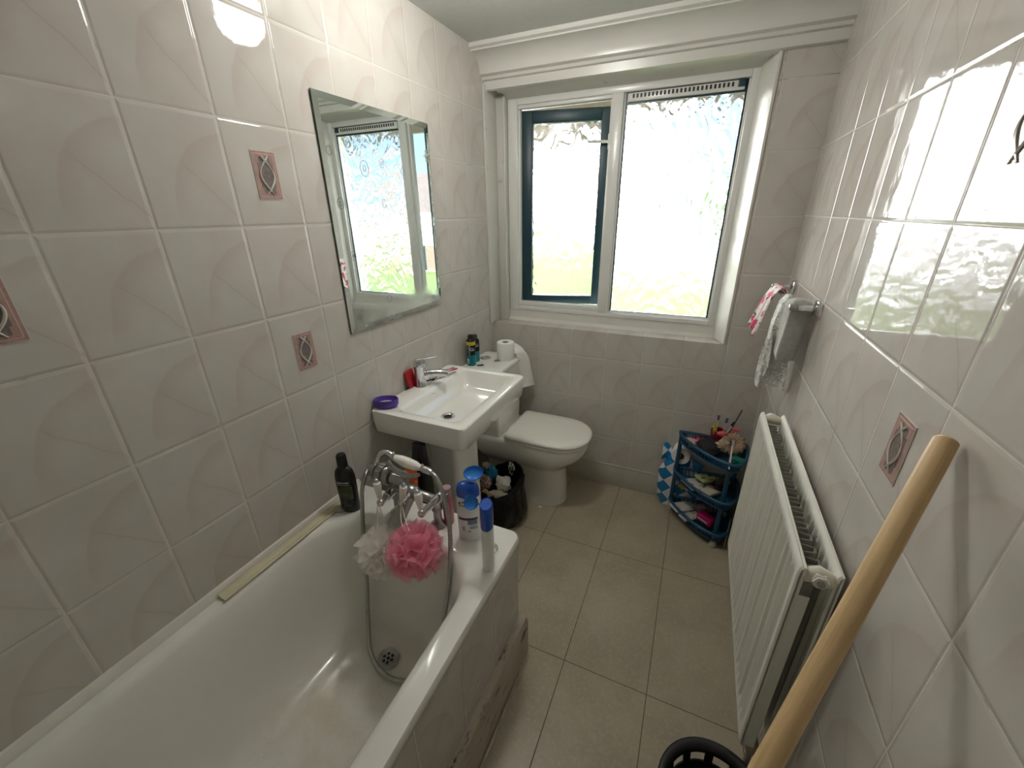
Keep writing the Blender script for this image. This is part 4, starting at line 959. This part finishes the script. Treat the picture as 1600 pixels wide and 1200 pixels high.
for v in bm.verts:
    x, y, z = v.co; k = 1 - .22 * (2 * abs(x)) ** 4 * (2 * abs(z)) ** 4 - .10 * (2 * abs(y)) ** 4
    w = noise.noise(v.co * 4) * .010
    v.co = Vector((1.205 + x * .245 * k + w, -.046 + y * .084 * k, .140 + z * .295 * (1 - .10 * (2 * abs(x)) ** 4) + w * .5))
bm.verts.index_update(); obj('wrapper', MB().addbm(bm), CHK, t, smooth=60)
obj('torn_flap', MB().grid(lambda u, v: Vector((1.085 + .10 * u, -.075 + .06 * v + .02 * math.sin(u * 5), .283 + .085 * math.sin(v * 2.2) * (1 - .5 * u) + .012 * math.sin(u * 9))), 12, 8), CHK, t, smooth=180, solid=.0006)
obj('yellow_sticker', MB().lathe([(0, 0), (.020, 0), (.020, .001), (0, .001)], n=20, M=aim((1.215, -.0895, .150), (1.215, -.12, .151))), printed('yellow_sticker', (.72, .50, .03), (.1, .06, .02), 90, .6), t)
t = thing('toilet_roll', (1.185, -.05, .288), 'loose toilet roll lying on top of the checked pack behind the rack', 'toilet roll')
Mq = aim((1.190, -.002, .340), (1.180, -.100, .346))
obj('roll', MB().lathe([(.020, 0), (.047, 0), (.049, .004), (.049, .092), (.047, .096), (.020, .096), (.020, 0)], n=34, M=Mq, caps=(False, False)), PAPER, t, smooth=50)
obj('core', MB().lathe([(.0195, .0), (.0195, .0955), (.018, .0955), (.018, 0)], n=24, M=Mq, caps=(False, False)), plain('card_core2', (.22, .16, .10), .9), t)

# ------------------------------------------------------------------ radiator
t = thing('radiator', (1.44, -1.05, .31), 'white double panel radiator on the right wall', 'radiator')
RY0, RY1, RZ0, RZ1 = -1.432, -.680, .318, .937
def radpanel(xf, thick, side):
    """ribbed sheet: side -1 faces the room"""
    mb = MB(); NR = 22; nu = NR * 8 + 1; zs = [0, .012, .035, .050, .062, .075, .5, .925, .938, .950, .965, .988, 1.0]
    def prof_(u):
        if u < .02 or u > .98: return 0
        f = ((u - .02) / .96 * NR) % 1; return .0085 * (1 if .20 < f < .80 else (0 if f < .08 or f > .92 else ((f - .08) / .12 if f < .5 else (.92 - f) / .12)))
    vs = []
    for z in zs:
        mask = 0 if (z < .04 or z > .96) else (1 if .07 < z < .93 else .5); ez = .006 if z in (0, 1.0) else (.0015 if z in (.012, .988) else 0)
        for i in range(nu):
            u = i / (nu - 1); ee = .004 if i in (0, nu - 1) else 0
            vs.append((xf - side * (prof_(u) * mask + ez + ee), RY0 + (RY1 - RY0) * u, RZ0 + (RZ1 - RZ0) * z))
    fs = [(j * nu + i, j * nu + i + 1, (j + 1) * nu + i + 1, (j + 1) * nu + i) for j in range(len(zs) - 1) for i in range(nu - 1)]
    mb.add(vs, fs)
    xb = xf - side * thick; b0 = len(mb.v)
    mb.box(min(xf - side * .0075, xb), max(xf - side * .0075, xb), RY0 + .0005, RY1 - .0005, RZ0 + .001, RZ1 - .001, bev=.002)
    return mb
obj('front_panel', radpanel(1.396, .014, -1), RADW, t, smooth=35, label='ribbed front panel')
obj('rear_panel', radpanel(1.460, .012, -1), RADW, t, smooth=35)
fn_ = MB(); K = 17
for k in range(K):
    y = RY0 + .06 + (RY1 - RY0 - .11) * k / (K - 1); w = .0140
    for z0, z1 in ((RZ0 + .05, RZ1 - .030),):
        pts = [(1.412, y - w), (1.447, y - w * .7), (1.449, y + w * .7), (1.412, y + w)]
        q = [(1.412, y - w + .002), (1.445, y - w * .7 + .002), (1.447, y + w * .7 - .002), (1.412, y + w - .002)]
        fn_.loft([[Vector((x_, y_, z)) for x_, y_ in pts] for z in (z0, z1)], (False, False), closed=False)
        fn_.loft([[Vector((x_, y_, z)) for x_, y_ in q] for z in (z0, z1)], (False, False), closed=False)
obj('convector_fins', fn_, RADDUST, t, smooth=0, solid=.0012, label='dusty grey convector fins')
for y in (RY0 + .001, RY1 - .004): obj('side_cover', MB().box(1.408, 1.430, y, y + .003, RZ0 + .01, RZ1 - .075, bev=.001), RADW, t, smooth=0)
def connector(y, s, label):
    mb = MB().tube([(1.408, y, .907), (1.418, y, .914), (1.434, y, .918), (1.452, y, .914), (1.462, y, .907)], [.012, .015, .019, .015, .012], 16)
    c_ = obj('connector', mb, plain('yellowed_enamel', (.66, .63, .52), .3), t, smooth=50, label=label)
    obj('plug_nut', MB().lathe([(0, 0), (.0165, 0), (.0165, .006), (.014, .008), (.014, .012), (0, .012)], n=6 if s < 0 else 20, M=aim((1.434, y + s * .010, .916), (1.434, y + s * .03, .916))), RADW, c_, smooth=30)
    obj('vent_pin', MB().lathe([(.003, .010), (.007, .010), (.007, .014), (.003, .014)], n=14, M=aim((1.434, y + s * .012, .916), (1.434, y + s * .03, .916)), caps=(False, True)), DULLCHROME, c_)
connector(-1.420, -1, 'yellowed connector at the near top corner'); connector(-.690, 1, 'yellowed connector at the far top corner')
for y in (-1.25, -.86): obj('wall_bracket', MB().box(1.470, 1.4995, y - .015, y + .015, .40, .85, bev=.002), RADW, t, smooth=0)
obj('pipe', MB().tube(crom([(1.434, -1.405, .335), (1.434, -1.405, .20), (1.434, -1.40, .06), (1.434, -1.40, FZ)], 5), .0078, 12).lathe([(0, 0), (.013, 0), (.015, .01), (.015, .03), (.012, .045), (0, .045)], (1.434, -1.405, .275), 14), plain('painted_pipe', (.40, .33, .24), .5, var=.4), t, smooth=50)

# ------------------------------------------------------------------ towel rail with cloths
t = thing('towel_rail', (1.4994, -.41, 1.30), 'short chrome towel rail on the right wall beside the window', 'towel rail')
for y in (-.633, -.190):
    obj('wall_mount', MB().box(1.484, 1.4994, y - .024, y + .024, 1.276, 1.324, bev=.003).box(1.411, 1.486, y - .009, y + .009, 1.291, 1.309, bev=.003), CHROME, t, smooth=40)
obj('rail', MB().tube([(1.425, -.633, 1.300), (1.425, -.190, 1.300)], .0075, 16), CHROME, t, smooth=60)
def drape(name, y0, y1, zf, zb, out, mat, label, seed, cat='cloth', gather=.0, lace=False, solid=.0015):
    rnd = random.Random(seed); ph = [rnd.random() * 6 for _ in range(4)]; xr, zr = 1.425, 1.300; R_ = .010 + .004 * (seed % 3)
    Lf, Lb = zr - zf, zr - zb
    def fn(u, v):
        fold = .5 * math.sin(u * 17 + ph[0]) + .35 * math.sin(u * 31 + ph[1]); y = y0 + (y1 - y0) * u
        if v < .40:      # room side, bottom to top
            s_ = 1 - v / .40; sz = Lf * s_ * (1 + (.09 * math.sin(u * 7 + ph[2]) + (.025 * math.sin(u * 60) if lace else 0)) * s_)
            return Vector((xr - R_ - out * s_ ** .8 - .010 * fold * s_ ** .5, y + gather * s_ * (u - .5) + .01 * math.sin(s_ * 6 + ph[3]), zr - sz))
        if v < .60:
            a = PI - (v - .40) / .20 * PI; return Vector((xr + (R_ + .003 * fold) * math.cos(a), y, zr + (R_ + .003 * fold) * math.sin(a)))
        s_ = (v - .60) / .40; sz = Lb * s_ * (1 + .07 * math.sin(u * 6 + ph[1]) * s_)
        return Vector((min(1.490, xr + R_ + .030 * s_ ** .6 + .006 * fold * s_), y, zr - sz))
    return whole(name, MB().grid(fn, 46, 44), mat, label, cat, (xr, (y0 + y1) / 2, zr), smooth=180, solid=solid)
def lacemat():
    n = NT('white_lace'); vo_ = n.t.nodes.new('ShaderNodeTexVoronoi'); vo_.inputs['Scale'].default_value = 95; n.link(n.coord(), vo_.inputs['Vector'])
    f = n.ss(n.noise(34, 3, .6), .46, .54); n.p(Base_Color=n.mix(n.ss(vo_.outputs['Distance'], .2, .5), (.74, .74, .71), (.62, .62, .59)), Roughness=.8)
    holes = n.m('MULTIPLY', n.ss(vo_.outputs['Distance'], .30, .42), f)
    tp = n.t.nodes.new('ShaderNodeBsdfTransparent'); mx = n.t.nodes.new('ShaderNodeMixShader'); n.link(n.m('MULTIPLY', holes, .35), mx.inputs[0])
    n.link(n.b.outputs[0], mx.inputs[1]); n.link(tp.outputs[0], mx.inputs[2]); n.link(mx.outputs[0], n.out.inputs[0]); return n.mat
def floral():
    n = NT('pink_white_cloth'); f = n.ss(n.noise(24, 3, .6, dist=.5), .50, .56); c = n.mix(f, (.70, .66, .64), (.62, .10, .17)); c = n.mix(n.ss(n.noise(50, 2), .60, .66), c, (.10, .09, .10)); n.p(Base_Color=c, Roughness=.8); return n.mat
drape('patterned_cloth', -.375, -.225, 1.140, 1.20, .050, floral(), 'pink and white patterned cloth hanging on the far end of the towel rail', 2, gather=.05)
def lace():
    lp = []
    for i in range(15):
        f = i / 14; z = 1.316 - .345 * f; x0 = 1.410 - .024 * f; x1 = 1.450 + .024 * f; g = .012 * (1 if i == 0 else 0)
        l_ = rrect(x0 + g, x1 - g, -.535 + g, -.455 - g, .012, z, 10)
        lp.append([p + Vector((.006 * math.sin(p.y * 210 + z * 12) * min(1, f * 3), .010 * min(1, f * 3) * math.sin(p.x * 300 + z * 16), (.012 * math.sin(p.x * 190) + .007 * math.sin(p.y * 260) if i >= 13 else 0))) for p in l_])
    return MB().loft(lp, (True, False))
whole('lace_cloth', lace(), lacemat(), 'long white lace cloth hanging on the middle of the towel rail', 'cloth', (1.425, -.49, 1.30), smooth=70)
def flannel():
    lp = []
    for z, x0, x1, g in ((1.112, 1.412, 1.470, .004), (1.130, 1.411, 1.472, 0), (1.20, 1.413, 1.477, .001), (1.27, 1.414, 1.482, .001), (1.300, 1.415, 1.482, .002), (1.314, 1.422, 1.476, .006), (1.320, 1.434, 1.464, .014)):
        l_ = rrect(x0, x1, -.621 + g, -.548 - g, .010, z, 6)
        lp.append([p + Vector((.0035 * math.sin(p.y * 160 + z * 9), .0035 * math.sin(p.x * 190 + z * 14), (.006 * math.sin(p.x * 70 + p.y * 60) if z < 1.14 else 0))) for p in l_])
    return MB().loft(lp)
whole('grey_flannel', flannel(), plain('grey_cotton', (.42, .42, .39), .85, var=.25, nscale=70, bump=.002), 'short folded grey flannel hanging on the near end of the towel rail', 'cloth', (1.44, -.58, 1.30), smooth=60)

# ------------------------------------------------------------------ broom handle and black bin
a_, b_ = Vector((1.483, -1.508, 1.292)), Vector((.815, -2.640, FZ + .012)); d_ = (b_ - a_)
n_ = [a_ + d_ * f for f in (0, .002, .02, .3, .6, 1)]
whole('broom_handle', MB().tube(n_, [.011, .0143, .0148, .0150, .0150, .0150], 28), WOOD, 'bare round wooden broom handle leaning on the right wall', 'broom handle', b_, smooth=40)
t = thing('waste_bin', (1.352, -1.552, FZ), 'round black plastic bin on the floor under the radiator', 'bin')
bx, by = 1.352, -1.552; N = 48
mb = MB().lathe([(0, 0), (.088, 0), (.094, .006), (.112, .225), (.108, .225), (.090, .010), (0, .006)], (bx, by, FZ), N, caps=(False, False))
for k in range(12):
    a0 = 2 * PI * k / 12
    lp = [[Vector((bx + r * math.cos(a0 + da), by + r * math.sin(a0 + da), FZ + z)) for r, z in ((.112, .222), (.118, .262), (.113, .262), (.108, .222))] for da in (0, .06, .12, .18)]
    mb.loft(lp)
obj('bin_body', mb, BLACK, t, smooth=50)
obj('bin_rim', MB().lathe([(.112, .255), (.128, .258), (.136, .268), (.137, .276), (.132, .280), (.120, .277), (.112, .268), (.112, .255)], (bx, by, FZ), N, caps=(False, False)), BLACK, t, smooth=60)
obj('inner_ring', MB().lathe([(.098, .12), (.096, .128), (.090, .128), (.090, .12)], (bx, by, FZ), N, caps=(False, False)), BLKPL, t, smooth=60)

# ------------------------------------------------------------------ ceiling light fitting (behind and above the camera)
t = thing('ceiling_light', (.50, -.93, 2.322), 'round ceiling light fitting above the basin, just out of view', 'lamp')
obj('fitting', MB().lathe([(0, 2.3215), (.06, 2.3215), (.06, 2.312), (.03, 2.308), (0, 2.308)], (.50, -.93, 0), 30, caps=(False, False)), PVC, t)
